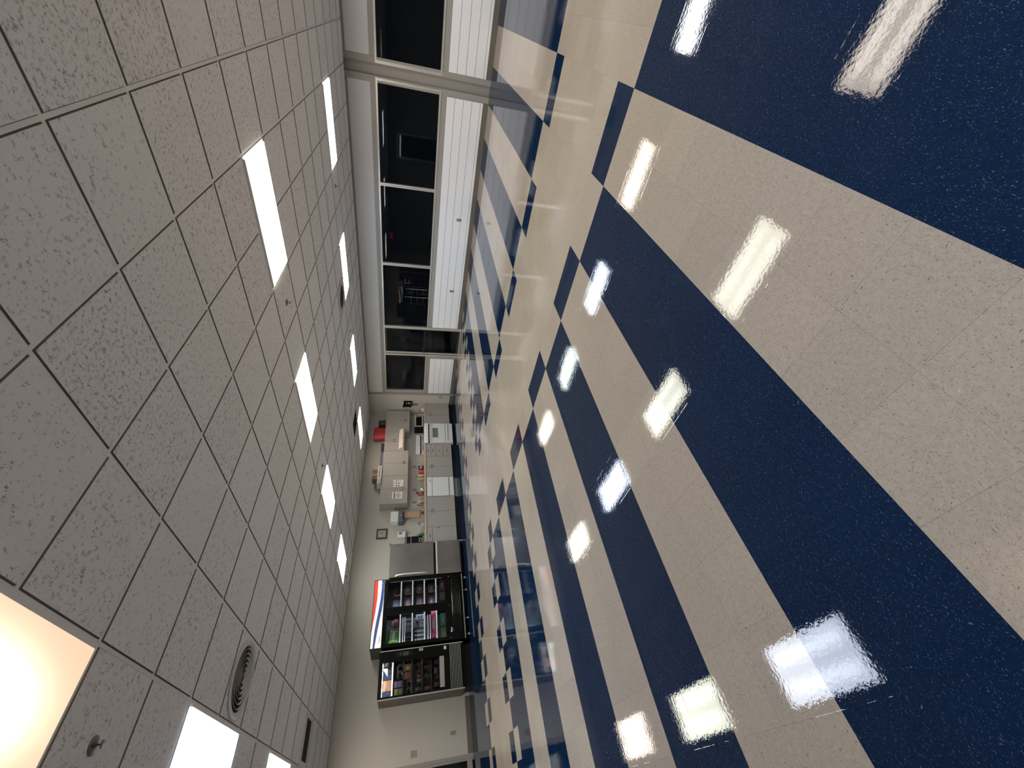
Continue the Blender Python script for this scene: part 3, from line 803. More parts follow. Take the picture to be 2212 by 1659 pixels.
# stove
t = thing('kitchen_range', 'white freestanding stove with oven window and black burners', 'stove', (6.40, 10.40, 0))
mb = MB(); mb.box(6.015, 6.785, 10.10, YK - 0.05, 0.055, 0.925, M_WHITE, 0.004); mb.build('range_body', t)
mb = MB(); mb.box(6.03, 6.77, 10.16, YK - 0.05, 0.0, 0.055, M_BLACK); mb.build('toe_space', t)
mb = MB(); mb.box(6.018, 6.782, 10.055, 10.10, 0.285, 0.770, M_WHITE, 0.006)
o = mb.build('oven_door', t)
mb = MB(); mb.box(6.205, 6.585, 10.050, 10.056, 0.515, 0.682, M_OVENG, 0.002); mb.build('oven_window', o)
mb = MB(); mb.box(6.03, 6.77, 10.015, 10.035, 0.748, 0.775, M_WHITE, 0.005)
for x in (6.06, 6.72): mb.box(x, x + 0.02, 10.03, 10.06, 0.75, 0.772, M_WHITE)
mb.build('handle', o)
mb = MB(); mb.box(6.018, 6.782, 10.060, 10.10, 0.062, 0.262, M_WHITE, 0.005); o = mb.build('storage_drawer', t)
mb = MB(); mb.box(6.06, 6.74, 10.035, 10.062, 0.222, 0.240, M_WHITE, 0.004); mb.build('handle', o)
mb = MB(); mb.prism([(10.105, 0.808), (10.045, 0.815), (10.075, 0.930), (10.105, 0.935)], 0, 6.012, 6.788, M_WHITE, 0.003); mb.build('front_rail', t)
mb = MB(); mb.box(6.02, 6.78, 10.085, 10.11, 0.772, 0.808, M_BLACK); mb.build('rail_gap', t)  # black strip filling the gap under the front rail
for kx in (6.11, 6.25, 6.55, 6.69):
    mb = MB(); mb.lathe((kx, 10.052, 0.87), [(0.0, -0.012), (0.010, -0.012), (0.012, 0.006), (0.0, 0.01)], M_INKG, 12, 'y', cap=False); mb.build('knob', t)
mb = MB(); mb.box(6.012, 6.788, 10.10, YK - 0.06, 0.925, 0.940, M_WHITE, 0.004); mb.build('cooktop', t)
for (bx, by, br) in ((6.20, 10.26, 0.075), (6.60, 10.26, 0.095), (6.20, 10.52, 0.095), (6.60, 10.52, 0.075)):
    mb = MB()
    for q in range(3): 
        rr = br * (0.35 + 0.3 * q); mb.tube([(bx + rr * math.cos(a), by + rr * math.sin(a), 0.947) for a in [2 * PI * z / 16 for z in range(16)]], 0.007, M_BLACK, 6, True)
    mb.lathe((bx, by, 0.940), [(0, 0), (br * 1.05, 0), (br * 1.1, 0.004), (br * 1.05, 0.001), (0, 0.001)], M_CHROME, 24, cap=False)
    mb.build('burner', t)
mb = MB(); mb.box(6.03, 6.79, YK - 0.075, YK - 0.01, 0.94, 1.035, M_WHITE, 0.003); mb.box(6.035, 6.785, YK - 0.078, YK - 0.07, 1.000, 1.035, M_BLACK)
mb.box(6.03, 6.79, YK - 0.085, YK - 0.01, 1.038, 1.180, M_WHITE, 0.006)
mb.build('backguard', t)
mb = MB()
add_text(mb, 'S', 0.030, (6.42, YK - 0.0865, 1.118), M_INK); mb.box(6.385, 6.455, YK - 0.087, YK - 0.085, 1.085, 1.100, M_INKG)
mb.build('control_marks', t)
for q in range(9):
    mb = MB(); xx = 6.08 + q * 0.078; mb.lathe((xx, YK - 0.088, 0.968), [(0, -0.012), (0.014, -0.012), (0.016, 0), (0, 0.002)], M_BLACK, 10, 'y', cap=False)
    mb.build('rear_knob', t)
# fridge
t = thing('refrigerator', 'stainless steel bottom-freezer refrigerator beside the black vending cooler', 'refrigerator', (2.40, 10.38, 0))
mb = MB(); mb.box(2.020, 2.825, 10.09, YK - 0.04, 0.075, 1.755, M_GREYM, 0.004); mb.box(2.03, 2.815, 10.07, 10.10, 0.10, 1.74, M_BLACK); mb.build('fridge_body', t)
mb = MB(); mb.box(2.015, 2.822, 10.015, 10.07, 0.728, 1.762, M_STEEL, 0.008); o = mb.build('fridge_door', t)
mb = MB()
mb.tube([(2.045, 10.01, 0.84), (2.045, 9.965, 0.87), (2.048, 9.948, 1.00), (2.050, 9.945, 1.22), (2.048, 9.948, 1.45), (2.045, 9.965, 1.58), (2.045, 10.01, 1.61)], 0.018, M_HANDLEB, 10)
mb.build('handle', o)
mb = MB(); mb.box(2.80, 2.86, 10.02, 10.09, 1.762, 1.775, M_BLACK, 0.003); mb.build('hinge_cover', t)
mb = MB(); mb.box(2.015, 2.822, 10.015, 10.07, 0.080, 0.688, M_STEEL, 0.008); o = mb.build('freezer_drawer', t)
mb = MB(); mb.box(2.02, 2.815, 9.975, 10.016, 0.640, 0.675, M_HANDLEB, 0.010); mb.build('handle', o)
mb = MB(); mb.box(2.02, 2.818, 10.09, 10.15, 0.03, 0.078, M_BLACK); mb.build('base_grille', t)
for x in (2.06, 2.78):
    mb = MB(); mb.lathe((x, 10.12, 0), [(0.025, 0), (0.025, 0.03), (0.015, 0.04), (0.0, 0.04)], M_BLACK, 12, cap=False); mb.build('foot', t)
mb = MB(); mb.box(2.83, 2.87, 10.10, YK - 0.02, 0.0, 0.886, M_CAB)
tag(mb.build('filler_panel'), 'slim greige filler panel between the fridge and the base cabinets', 'panel')

# upper cabinets
YU = 10.43
def upper(x0, x1, z0, z1, xm, label, hz):
    t = carcass('wall_cabinet', label, 'cabinet', x0, x1, YU, YK - 0.001, z0, z1, False)
    door(t, x0, xm, z0, z1, YU, ('v', xm - 0.038, *hz)); door(t, xm, x1, z0, z1, YU, ('v', xm + 0.038, *hz))
    return t
upper(4.168, 5.078, 1.393, 2.132, 4.634, 'greige wall cabinet with two paper notices taped on its doors', (1.485, 1.575))
upper(5.079, 5.985, 1.396, 2.132, 5.532, 'plain two-door greige wall cabinet between the notices and the range hood', (1.485, 1.570))
upper(5.987, 6.740, 1.704, 2.128, 6.366, 'short two-door greige wall cabinet above the range hood', (1.787, 1.879))
upper(6.742, 7.655, 1.389, 2.134, 7.205, 'greige wall cabinet in the corner over the microwave', (1.480, 1.567))
# hood
t = thing('range_hood', 'cream white range hood over the stove', 'range hood', (6.37, 10.5, 1.52))
M_CREAM = P('cream_enamel', (0.78, 0.70, 0.58), 0.3, var=0.02)
mb = MB(); mb.prism([(10.425, 1.703), (10.36, 1.700), (10.275, 1.655), (10.262, 1.575), (10.36, 1.530), (YK - 0.002, 1.512), (YK - 0.002, 1.703)], 0, 5.992, 6.736, M_CREAM, 0.006); mb.build('hood_shell', t)
mb = MB(); mb.box(6.33, 6.41, 10.259, 10.268, 1.605, 1.617, M_INKG, 0.002, Matrix.Rotation(-0.15, 3, 'X')); mb.build('switch_panel', t)
mb = MB(); mb.box(6.08, 6.66, 10.40, YK - 0.10, 1.505, 1.52, M_GREYM); mb.build('filter', t)

# notices
def sheet(x0, x1, z0, z1, label, kind, tilt):
    y = YU - 0.0195
    mb = MB(); mb.box(x0, x1, y - 0.001, y, z0, z1, M_PAPER)
    if kind == 'photos':
        for (u, v) in ((0.17, .33), (0.5, .33), (0.83, .33), (0.5, .57), (0.83, .57)):
            mb.box(x1 - (x1 - x0) * u - 0.017, x1 - (x1 - x0) * u + 0.017, y - 0.002, y - 0.001, z1 - (z1 - z0) * (v - 0.06), z1 - (z1 - z0) * (v + 0.06), M_INK)
        mb.box(x0 + .05, x1 - .05, y - 0.002, y - 0.001, z1 - 0.028, z1 - 0.016, M_INKG)
        for q in range(3): mb.box(x1 - 0.06, x1 - 0.02, y - 0.002, y - 0.001, z1 - 0.15 - q * .03, z1 - 0.14 - q * .03, M_INKG)
    else:
        mb.box(x0 + 0.004, x1 - 0.01, y - 0.002, y - 0.001, z1 - 0.072, z1 - 0.045, P('maroon_band', (0.12, 0.035, 0.04), 0.7, var=0.3))
        for q, w in enumerate((0.06, 0.11, 0.15, 0.19, 0.17, 0.14, 0.08)):
            xc = (x0 + x1) / 2; w *= 0.95
            mb.box(xc - w / 2, xc + w / 2, y - 0.002, y - 0.001, z1 - 0.098 - q * 0.022, z1 - 0.088 - q * 0.022, M_INKG)
    o = mb.build('paper_notice'); tag(o, label, 'notice')
sheet(4.705, 4.933, 1.520, 1.800, 'white paper notice with five dark photo squares on the wall cabinet', 'photos', 0)
sheet(4.323, 4.532, 1.534, 1.810, 'white paper notice with a maroon band and centred grey lines', 'lines', 0)

# towel dispenser and roll
t = thing('towel_dispenser', 'white and grey paper towel dispenser hanging on the wall beside the cabinets', 'dispenser', (3.84, 10.62, 1.475))
mb = MB(); mb.box(3.70, 4.00, 10.52, YK, 1.615, 1.825, M_WHITE, 0.02); mb.build('cover', t)
mb = MB(); mb.box(3.685, 4.015, 10.515, YK, 1.478, 1.614, P('slate_plastic', (0.10, 0.11, 0.135), 0.35, var=0.05), 0.012); mb.build('lower_housing', t)
mb = MB(); mb.box(3.76, 3.96, 10.508, 10.516, 1.482, 1.505, M_BLACK); mb.build('paper_slot', t)
mb = MB(); mb.lathe((3.87, 10.514, 1.545), [(0, -0.006), (0.010, -0.005), (0.013, 0), (0, 0.001)], M_CHROME, 12, 'y', cap=False); mb.build('lock', t)
mb = MB(); mb.box(3.84, 4.02, 10.60, 10.606, 1.035, 1.485, M_TAN); mb.box(3.84, 4.02, 10.598, 10.608, 1.035, 1.052, M_BROWN)
tag(mb.build('paper_towel'), 'long brown paper towel sheet hanging below the white dispenser', 'paper towel')
# clock
t = thing('wall_clock', 'square wall clock with red-brown wooden frame above the soap dispenser', 'clock', (3.475, YK - 0.02, 1.89))
x0, x1, z0, z1, w = 3.336, 3.612, 1.892, 2.168, 0.034
mb = MB()
for q in ((x0, x1, z0, z0 + w), (x0, x1, z1 - w, z1), (x0, x0 + w, z0 + w, z1 - w), (x1 - w, x1, z0 + w, z1 - w)): mb.box(q[0], q[1], YK - 0.035, YK, q[2], q[3], M_WOOD, 0.004)
mb.build('clock_frame', t)
mb = MB(); mb.box(x0 + w, x1 - w, YK - 0.018, YK, z0 + w, z1 - w, M_FACE)
cx, cz = (x0 + x1) / 2, (z0 + z1) / 2
for q in range(12):
    a = 2 * PI * q / 12; mb.box(cx + .078 * math.sin(a) - .003, cx + .078 * math.sin(a) + .003, YK - 0.0195, YK - 0.018, cz + .078 * math.cos(a) - .006, cz + .078 * math.cos(a) + .006, M_INKG, 0, Matrix.Rotation(a, 3, 'Y'))
mb.build('clock_face', t)
for nm, L, a, ww in (('minute_hand', 0.072, math.radians(120), 0.0028), ('hour_hand', 0.05, math.radians(40), 0.004)):
    mb = MB(); e = (cx + L * math.sin(a), YK - 0.021, cz + L * math.cos(a)); mb.tube([(cx, YK - 0.021, cz), e], ww, M_INK, 5); mb.build(nm, t)
# soap dispenser
t = thing('soap_dispenser', 'white oval soap dispenser on the wall below the clock', 'dispenser', (3.395, 10.69, 1.39))
mb = MB(); mb.box(3.315, 3.478, 10.655, YK, 1.405, 1.632, M_WHITE, 0.03); mb.build('dispenser_shell', t)
mb = MB(); mb.lathe((3.42, 10.660, 1.55), [(0.0, -0.018), (0.030, -0.012), (0.042, 0), (0.0, 0.001)], P('smoked_window', (0.16, 0.17, 0.16), 0.08, var=0.05), 20, 'y', cap=False, sy=1.3); mb.build('refill_window', t)
mb = MB(); mb.box(3.365, 3.43, 10.64, 10.70, 1.376, 1.408, M_GREYM, 0.005); mb.build('nozzle', t)
# outlets on the wall
def outlet(c, axis, label, w=0.07, h=0.115, group='beige wall outlets'):
    x, y, z = c
    t = thing('wall_outlet', label, 'outlet', (x, y, z - h / 2), group)
    def bx(mb, u0, u1, d0, d1, z0, z1, m, bev=0.0):
        if axis == 'y': mb.box(x + u0, x + u1, y - d1, y - d0, z + z0, z + z1, m, bev)
        else: mb.box(x - d1, x - d0, y + u0, y + u1, z + z0, z + z1, m, bev)
    mb = MB(); bx(mb, -w / 2, w / 2, 0, 0.006, -h / 2, h / 2, M_BEIGEPL, 0.002); mb.build('cover_plate', t)
    for s in (-1, 1):
        mb = MB(); bx(mb, -0.016, 0.016, 0.006, 0.009, s * h * 0.22 - 0.014, s * h * 0.22 + 0.014, P('outlet_insert', (0.25, 0.22, 0.16), 0.5, var=0.05) if 'outlet_insert' not in bpy.data.materials else bpy.data.materials['outlet_insert'], 0.002)
        for u in (-0.006, 0.006): bx(mb, u - 0.0012, u + 0.0012, 0.009, 0.0096, s * h * 0.22 - 0.005, s * h * 0.22 + 0.006, M_INK)
        mb.build('socket', t)
outlet((5.61, YK, 1.218), 'y', 'beige wall outlet over the navy and red packages on the counter')
outlet((4.79, YK, 1.195), 'y', 'beige wall outlet with a plug hanging in it, above the counter')
outlet((4.385, YK, 1.195), 'y', 'beige wall outlet nearest the paper towel dispenser')
outlet((XW - 0.017, 3.83, 0.362), 'x', 'beige outlet on the white wainscot below the third window')
outlet((XW - 0.017, 5.76, 0.370), 'x', 'beige outlet on the white wainscot below the fourth window')
outlet((XW, 9.83, 0.408), 'x', 'beige outlet on the short plain wall below the telephone')
outlet((-0.848, YK, 0.375), 'y', 'beige low outlet on the wall between the snack machine and the glass door')
# phone-height switch plate
t = thing('switch_plate', 'large beige blank plate higher on the wall left of the snack machine', 'plate', (-1.055, YK, 1.085), None)
mb = MB(); mb.box(-1.112, -1.003, YK - 0.006, YK, 1.085, 1.200, M_BEIGEPL, 0.002); mb.build('cover_plate', t)
for dz in (1.115, 1.17):
    mb = MB(); mb.lathe((-1.057, YK - 0.006, dz), [(0, -0.0015), (0.003, -0.001), (0.004, 0), (0, 0)], M_INK, 8, 'y', cap=False); mb.build('screw', t)
# telephone
t = thing('wall_telephone', 'black wall telephone with coiled cord on the corner wall', 'telephone', (XW - 0.05, 10.10, 1.30))
mb = MB(); mb.box(XW - 0.05, XW, 10.02, 10.20, 1.335, 1.60, M_BLACKG, 0.015); mb.build('phone_base', t)
mb = MB(); mb.box(XW - 0.10, XW - 0.045, 10.165, 10.23, 1.36, 1.625, M_BLACK, 0.02); mb.box(XW - 0.12, XW - 0.05, 10.155, 10.235, 1.555, 1.625, M_BLACK, 0.02); mb.box(XW - 0.12, XW - 0.05, 10.155, 10.235, 1.36, 1.42, M_BLACK, 0.02); mb.build('handset', t)
mb = MB(); mb.box(XW - 0.054, XW - 0.049, 10.06, 10.14, 1.50, 1.52, M_CHROME); mb.box(XW - 0.054, XW - 0.049, 10.05, 10.14, 1.37, 1.47, M_INKG); mb.build('keypad', t)
mb = MB(); mb.tube([(XW - 0.03, 10.17, 1.335), (XW - 0.03, 10.15, 1.24), (XW - 0.035, 10.135, 1.16), (XW - 0.035, 10.155, 1.125), (XW - 0.04, 10.18, 1.15), (XW - 0.05, 10.185, 1.24), (XW - 0.07, 10.19, 1.36)], 0.008, M_BLACK, 6); mb.build('cord', t)
mb = MB(); mb.box(XW - 0.03, XW, 10.03, 10.19, 1.305, 1.34, M_GREYM, 0.004); mb.build('mounting_plate', t)

# things on top of the wall cabinets
ZTOP = 2.134
t = thing('plastic_bucket', 'red plastic tub standing upright on the wall cabinets', 'tub', (6.785, 10.59, ZTOP))
mb = MB(); mb.lathe((6.785, 10.59, ZTOP), [(0.235, 0), (0.262, 0.32), (0.262, 0.335), (0.245, 0.335), (0.22, 0.02), (0, 0.02)], M_RED, 36, sy=0.55, cap=False); mb.lathe((6.785, 10.59, ZTOP), [(0, 0.002), (0.235, 0.002)], M_RED, 36, sy=0.55, cap=False); mb.build('tub_body', t)
mb = MB(); mb.lathe((6.785, 10.59, ZTOP + 0.318), [(0.262, 0), (0.276, 0.004), (0.278, 0.016), (0.266, 0.022), (0.258, 0.018)], M_RED, 36, sy=0.55, cap=False); mb.build('rim', t)
t = thing('tool_case', 'dark brown case beside the red tub on the wall cabinets', 'case', (7.20, 10.59, ZTOP))
mb = MB(); mb.prism([(7.115, ZTOP), (7.305, ZTOP), (7.30, ZTOP + 0.19), (7.275, ZTOP + 0.235), (7.10, ZTOP + 0.235)], 1, 10.50, 10.68, M_DKBROWN, 0.008); mb.build('case_body', t)
mb = MB(); mb.box(7.16, 7.19, 10.495, 10.505, ZTOP + 0.05, ZTOP + 0.15, M_GREYM, 0.002); mb.build('latch', t)
mb = MB(); mb.tube([(7.27, 10.59, ZTOP + 0.235), (7.285, 10.59, ZTOP + 0.265), (7.255, 10.59, ZTOP + 0.235)], 0.006, M_DKBROWN, 6); mb.build('handle', t)
t = thing('baking_basket', 'dark grey ribbed basket on the cabinet above the hood', 'basket', (6.225, 10.60, ZTOP))
mb = MB(); mb.lathe((6.225, 10.60, ZTOP), [(0.0, 0.0), (0.155, 0.0), (0.195, 0.085), (0.202, 0.092), (0.19, 0.095), (0.15, 0.012), (0, 0.012)], P('dark_grey_wire', (0.10, 0.095, 0.085), 0.5, metal=0.3, var=0.2), 28, sy=0.6, cap=False); mb.build('basket_bowl', t)
for zz in (0.025, 0.05, 0.075):
    mb = MB(); r = 0.158 + zz * 0.45; mb.tube([(6.225 + r * math.cos(2 * PI * q / 28), 10.60 + 0.6 * r * math.sin(2 * PI * q / 28), ZTOP + zz) for q in range(28)], 0.004, M_GREYM, 5, True); mb.build('wire_ring', t)
t = thing('serving_tray', 'blue-grey plastic tray lying on the cabinet next to the slotted white crate', 'tray', (5.72, 10.58, ZTOP))
mb = MB(); mb.box(5.455, 5.985, 10.47, 10.70, ZTOP, ZTOP + 0.055, M_BLUEGREY, 0.012); mb.build('tray_body', t)
mb = MB(); mb.box(5.44, 6.00, 10.455, 10.715, ZTOP + 0.055, ZTOP + 0.088, M_BLUEGREY, 0.014); mb.build('rim', t)
t = thing('slotted_crate', 'white slotted plastic crate on the cabinet under the brown box', 'crate', (5.09, 10.52, ZTOP))
mb = MB(); x0, x1, y0, y1 = 4.80, 5.40, 10.36, 10.66
for q in ((x0, x1, y0, y0 + .008), (x0, x1, y1 - .008, y1), (x0, x0 + .008, y0, y1), (x1 - .008, x1, y0, y1)): mb.box(*q, ZTOP, ZTOP + 0.11, M_WHITE, 0.002)
mb.box(x0, x1, y0, y1, ZTOP, ZTOP + 0.008, M_WHITE); mb.build('crate_shell', t)
for q in range(6):
    xx = 5.02 + q * 0.062; mb = MB(); mb.box(xx, xx + 0.028, y0 - 0.002, y0 + 0.001, ZTOP + 0.03, ZTOP + 0.09, M_INK, 0.0008); mb.build('slot', t)
mb = MB(); mb.box(4.80, 4.98, y0 - 0.003, y0, ZTOP + 0.01, ZTOP + 0.10, P('crate_label', (0.38, 0.39, 0.38), 0.4, var=0.3, scale=15)); mb.build('crate_label', t)
t = thing('cardboard_box', 'brown cardboard box sitting on the white slotted crate', 'box', (5.13, 10.50, ZTOP + 0.111))
mb = MB(); mb.box(4.965, 5.30, 10.40, 10.62, ZTOP + 0.111, ZTOP + 0.255, M_BROWN, 0.003); mb.build('box_body', t)
mb = MB(); mb.box(5.10, 5.15, 10.397, 10.40, ZTOP + 0.111, ZTOP + 0.255, M_TAN); mb.build('packing_tape', t)

# microwave etc. on the short counter
ZK = 0.936
t = thing('microwave_oven', 'silver framed black microwave on the short counter', 'microwave', (7.17, 10.55, ZK))
mb = MB(); mb.box(6.937, 7.44, 10.395, 10.73, ZK + 0.012, 1.228, M_BLACK, 0.006)
for x in (6.97, 7.40):
    for y in (10.43, 10.70): mb.box(x - .015, x + .015, y - .015, y + .015, ZK, ZK + 0.013, M_BLACK)
mb.build('microwave_body', t)
mb = MB()
for q in ((6.937, 7.44, 1.185, 1.228), (6.937, 7.44, 0.955, 1.0), (6.937, 6.965, 1.0, 1.185), (7.40, 7.44, 1.0, 1.185)): mb.box(q[0], q[1], 10.372, 10.395, q[2], q[3], M_SILVER, 0.003)
mb.build('door_frame', t)
mb = MB(); mb.box(6.965, 7.32, 10.376, 10.394, 1.0, 1.185, M_BLACKG, 0.002); mb.build('door_window', t)
mb = MB(); mb.box(7.345, 7.40, 10.376, 10.394, 1.0, 1.185, M_BLACK, 0.002); mb.build('control_panel', t)
mb = MB(); mb.tube([(7.315, 10.372, 0.985), (7.33, 10.345, 1.02), (7.335, 10.34, 1.09), (7.33, 10.345, 1.16), (7.315, 10.372, 1.195)], 0.009, M_SILVER, 8); mb.build('handle', t)
t = thing('food_container', 'small cream container behind the microwave on the short counter', 'container', (7.50, 10.50, ZK))
mb = MB(); mb.box(7.455, 7.54, 10.44, 10.56, ZK, 1.09, M_CREAM, 0.01); mb.build('container_body', t)
mb = MB(); mb.box(7.452, 7.543, 10.437, 10.563, 1.09, 1.108, M_WHITE, 0.005); mb.build('lid', t)
t = thing('napkin_holder', 'white napkin box on the short counter against the corner wall', 'napkin box', (7.66, 10.36, ZK))
mb = MB(); mb.box(7.60, 7.70, 10.31, 10.41, ZK, 1.00, M_WHITE, 0.006); mb.build('holder', t)
mb = MB(); mb.box(7.61, 7.69, 10.32, 10.40, 1.00, 1.015, M_PAPER, 0.004); mb.build('napkins', t)

# counter clutter, right to left
def pouch(name, label, cat, c, w, h, d, m, m2=None, lean=0.0, parts=('bag_body', 'bag_print')):
    x, y, z = c
    t = thing(name, label, cat, (x, y, z))
    b = bmesh.new()
    bmesh.ops.create_grid(b, x_segments=8, y_segments=10, size=0.5)
    top = bmesh.new()
    mb = MB()
    for s in (-1, 1):
        g = bmesh.new(); bmesh.ops.create_grid(g, x_segments=8, y_segments=10, size=0.5)
        for v in g.verts:
            u, vv = v.co.x * 2, v.co.y * 2
            bulge = max(0.0, (1 - u * u)) ** 0.5 * max(0.0, (1 - vv ** 4)) ** 0.5
            if z == c[2] and vv < 0: bulge = max(0.0, (1 - u * u)) ** 0.5 * (1 - 0.25 * vv * vv) if vv > -1 else bulge
            v.co = Vector((x + u * w / 2 * (1 - 0.04 * math.cos(vv * 5)), y + s * d / 2 * bulge - lean * (vv + 1) * h / 2, z + (vv + 1) * h / 2))
        bmesh.ops.recalc_face_normals(g, faces=g.faces[:])
        mb.add(g, m, True)
    b.free(); top.free()
    mb.build(parts[0], t)
    if m2:
        mb = MB(); yy = y - d / 2 - 0.004 - lean * h / 2
        mb.box(x - w * .3, x + w * .26, yy + 0.003, yy + d * .3, z + h * 0.42, z + h * 0.62, m2, 0.002, Matrix.Rotation(0.12, 3, 'Y')); mb.build(parts[1], t)
    return t
def bottle(name, label, cat, c, prof, m, capm=None, caph=0.02, capr=0.012, parts=('bottle_body', 'cap')):
    t = thing(name, label, cat, c)
    mb = MB(); mb.lathe(c, [(0, 0.0)] + prof + [(0, prof[-1][1])], m, 16, cap=False); mb.build(parts[0], t)
    if capm:
        mb = MB(); mb.lathe((c[0], c[1], c[2] + prof[-1][1]), [(capr, 0), (capr, caph), (0, caph)], capm, 12, cap=False); mb.build(parts[1], t)
    return t
pouch('paper_bag', 'upright brown paper bag at the stove end of the long counter', 'bag', (5.475, 10.50, ZK), 0.055, 0.195, 0.09, M_TAN)
pouch('snack_package', 'navy and white package leaning between the paper bag and the red canister', 'package', (5.38, 10.48, ZK), 0.13, 0.17, 0.06, M_NAVYP, M_WHITE)
bottle('coffee_canister', 'bright red canister in the middle of the counter clutter', 'canister', (5.22, 10.47, ZK), [(0.068, 0), (0.072, 0.01), (0.072, 0.135)], M_RED, M_RED, 0.012, 0.074, ('canister_body', 'lid'))
bottle('cookie_jar', 'tan jar standing next to the red canister', 'jar', (5.075, 10.45, ZK), [(0.045, 0), (0.052, 0.03), (0.052, 0.15), (0.035, 0.175)], M_TAN, M_BROWN, 0.018, 0.036, ('jar_body', 'lid'))
bottle('cookie_jar', 'light brown jar second from the red canister', 'jar', (4.965, 10.46, ZK), [(0.048, 0), (0.055, 0.03), (0.052, 0.15), (0.03, 0.18)], P('light_brown_jar', (0.36, 0.27, 0.17), 0.5, var=0.1), M_TAN, 0.014, 0.032, ('jar_body', 'lid'))
bottle('spray_can', 'small cup with white lid and black base below the plugged outlet', 'cup', (4.655, 10.50, ZK), [(0.036, 0), (0.036, 0.045)], M_BLACK, M_WHITE, 0.05, 0.034, ('cup_body', 'lid'))
t = thing('power_plug', 'grey charger plug with short cord hanging from the middle outlet', 'plug', (4.70, 10.70, 1.05))
mb = MB(); mb.box(4.66, 4.70, 10.69, 10.74, 1.10, 1.15, M_GREYM, 0.005); mb.build('plug_body', t)
mb = MB(); mb.tube([(4.68, 10.72, 1.10), (4.69, 10.70, 1.06), (4.66, 10.68, 1.0), (4.64, 10.66, 0.945)], 0.004, M_GREYM, 6); mb.build('cord', t)
pouch('chip_bag', 'crumpled dark red and yellow bag leaning on the counter below the outlets', 'bag', (4.52, 10.52, ZK), 0.13, 0.17, 0.08, P('dark_red_foil', (0.22, 0.03, 0.03), 0.4, var=0.4, scale=25), M_GOLD, -0.1)
bottle('white_cup', 'plain white foam cup beside the crumpled dark red bag', 'cup', (4.60, 10.44, ZK), [(0.026, 0), (0.036, 0.085)], M_WHITE, M_WHITE, 0.004, 0.037, ('cup_body', 'lid'))
bottle('glass_jar', 'pinkish jar between the dark red bag and the brown bottle', 'jar', (4.25, 10.52, ZK), [(0.04, 0), (0.045, 0.02), (0.045, 0.09), (0.03, 0.11)], P('pinkish_jar', (0.38, 0.30, 0.27), 0.3, var=0.1), M_WHITE, 0.015, 0.03, ('jar_body', 'lid'))
bottle('brown_bottle', 'tall taupe brown bottle standing below the outlet nearest the towels', 'bottle', (4.12, 10.45, ZK), [(0.036, 0), (0.038, 0.01), (0.038, 0.14), (0.018, 0.17)], P('taupe_bottle', (0.20, 0.15, 0.125), 0.35, var=0.05), M_DKBROWN, 0.02, 0.016)
bottle('honey_jar', 'small golden jar under the hanging paper towel', 'jar', (3.965, 10.46, ZK), [(0.033, 0), (0.035, 0.01), (0.035, 0.075)], M_GOLD, M_BROWN, 0.012, 0.03, ('jar_body', 'lid'))
bottle('spice_jar', 'small dark brown jar right beside the golden jar', 'jar', (3.885, 10.47, ZK), [(0.030, 0), (0.032, 0.01), (0.032, 0.06)], M_DKBROWN, M_BLACK, 0.015, 0.026, ('jar_body', 'lid'))
bottle('green_bottle', 'green dish soap bottle beside the coffee machine', 'bottle', (3.235, 10.44, ZK), [(0.033, 0), (0.036, 0.02), (0.034, 0.11), (0.014, 0.15)], M_GREEN, P('green_cap', (0.10, 0.22, 0.08), 0.4, var=0.05), 0.06, 0.008)
# faucet and sink
t = thing('sink_faucet', 'dark faucet with spout and lever at the sink', 'faucet', (3.62, 10.62, ZK))
mb = MB(); mb.lathe((3.62, 10.62, ZK), [(0.028, 0), (0.026, 0.01), (0.016, 0.02), (0.015, 0.09), (0, 0.095)], M_CHROME, 16, cap=False); mb.build('faucet_base', t)
mb = MB(); mb.tube([(3.62, 10.62, 1.02), (3.61, 10.58, 1.075), (3.60, 10.50, 1.085), (3.60, 10.43, 1.06)], 0.010, M_BLACK, 8); mb.build('spout', t)
mb = MB(); mb.tube([(3.62, 10.62, 1.03), (3.65, 10.61, 1.06), (3.675, 10.60, 1.085)], 0.008, M_CHROME, 8); mb.build('lever', t)
t = thing('kitchen_sink', 'steel sink rim set in the long counter below the towels', 'sink', (3.62, 10.38, ZK))
mb = MB()
for q in ((3.33, 3.92, 10.18, 10.20), (3.33, 3.92, 10.56, 10.58), (3.33, 3.35, 10.20, 10.56), (3.90, 3.92, 10.20, 10.56)): mb.box(*q, ZK + 0.0005, ZK + 0.005, M_STEEL, 0.001)
mb.build('sink_rim', t)
mb = MB(); mb.box(3.35, 3.90, 10.20, 10.56, ZK + 0.0003, ZK + 0.0015, M_GREYM); mb.build('basin', t)
# coffee machine
t = thing('coffee_machine', 'tall black and steel coffee machine next to the fridge', 'coffee machine', (3.02, 10.46, ZK))
mb = MB(); mb.box(2.90, 3.145, 10.32, 10.66, 0.985, 1.375, M_BLACK, 0.006); mb.build('machine_body', t)
mb = MB(); mb.box(2.90, 3.15, 10.31, 10.67, 1.375, 1.43, M_STEEL, 0.006); mb.build('top_cover', t)
mb = MB(); mb.box(2.90, 3.148, 10.314, 10.322, 1.272, 1.282, M_CHROME); mb.build('chrome_band', t)
mb = MB(); mb.box(2.90, 3.15, 10.31, 10.67, ZK, 0.985, M_STEEL, 0.005); mb.build('machine_base', t)
mb = MB(); mb.box(2.995, 3.09, 10.314, 10.32, 1.0, 1.078, M_SILVER, 0.001); mb.box(3.005, 3.08, 10.312, 10.315, 1.012, 1.066, M_GREYM); mb.lathe((3.04, 10.312, 1.04), [(0, -0.002), (0.02, 0), (0, 0)], M_BLACK, 16, 'y', cap=False); mb.build('badge', t)

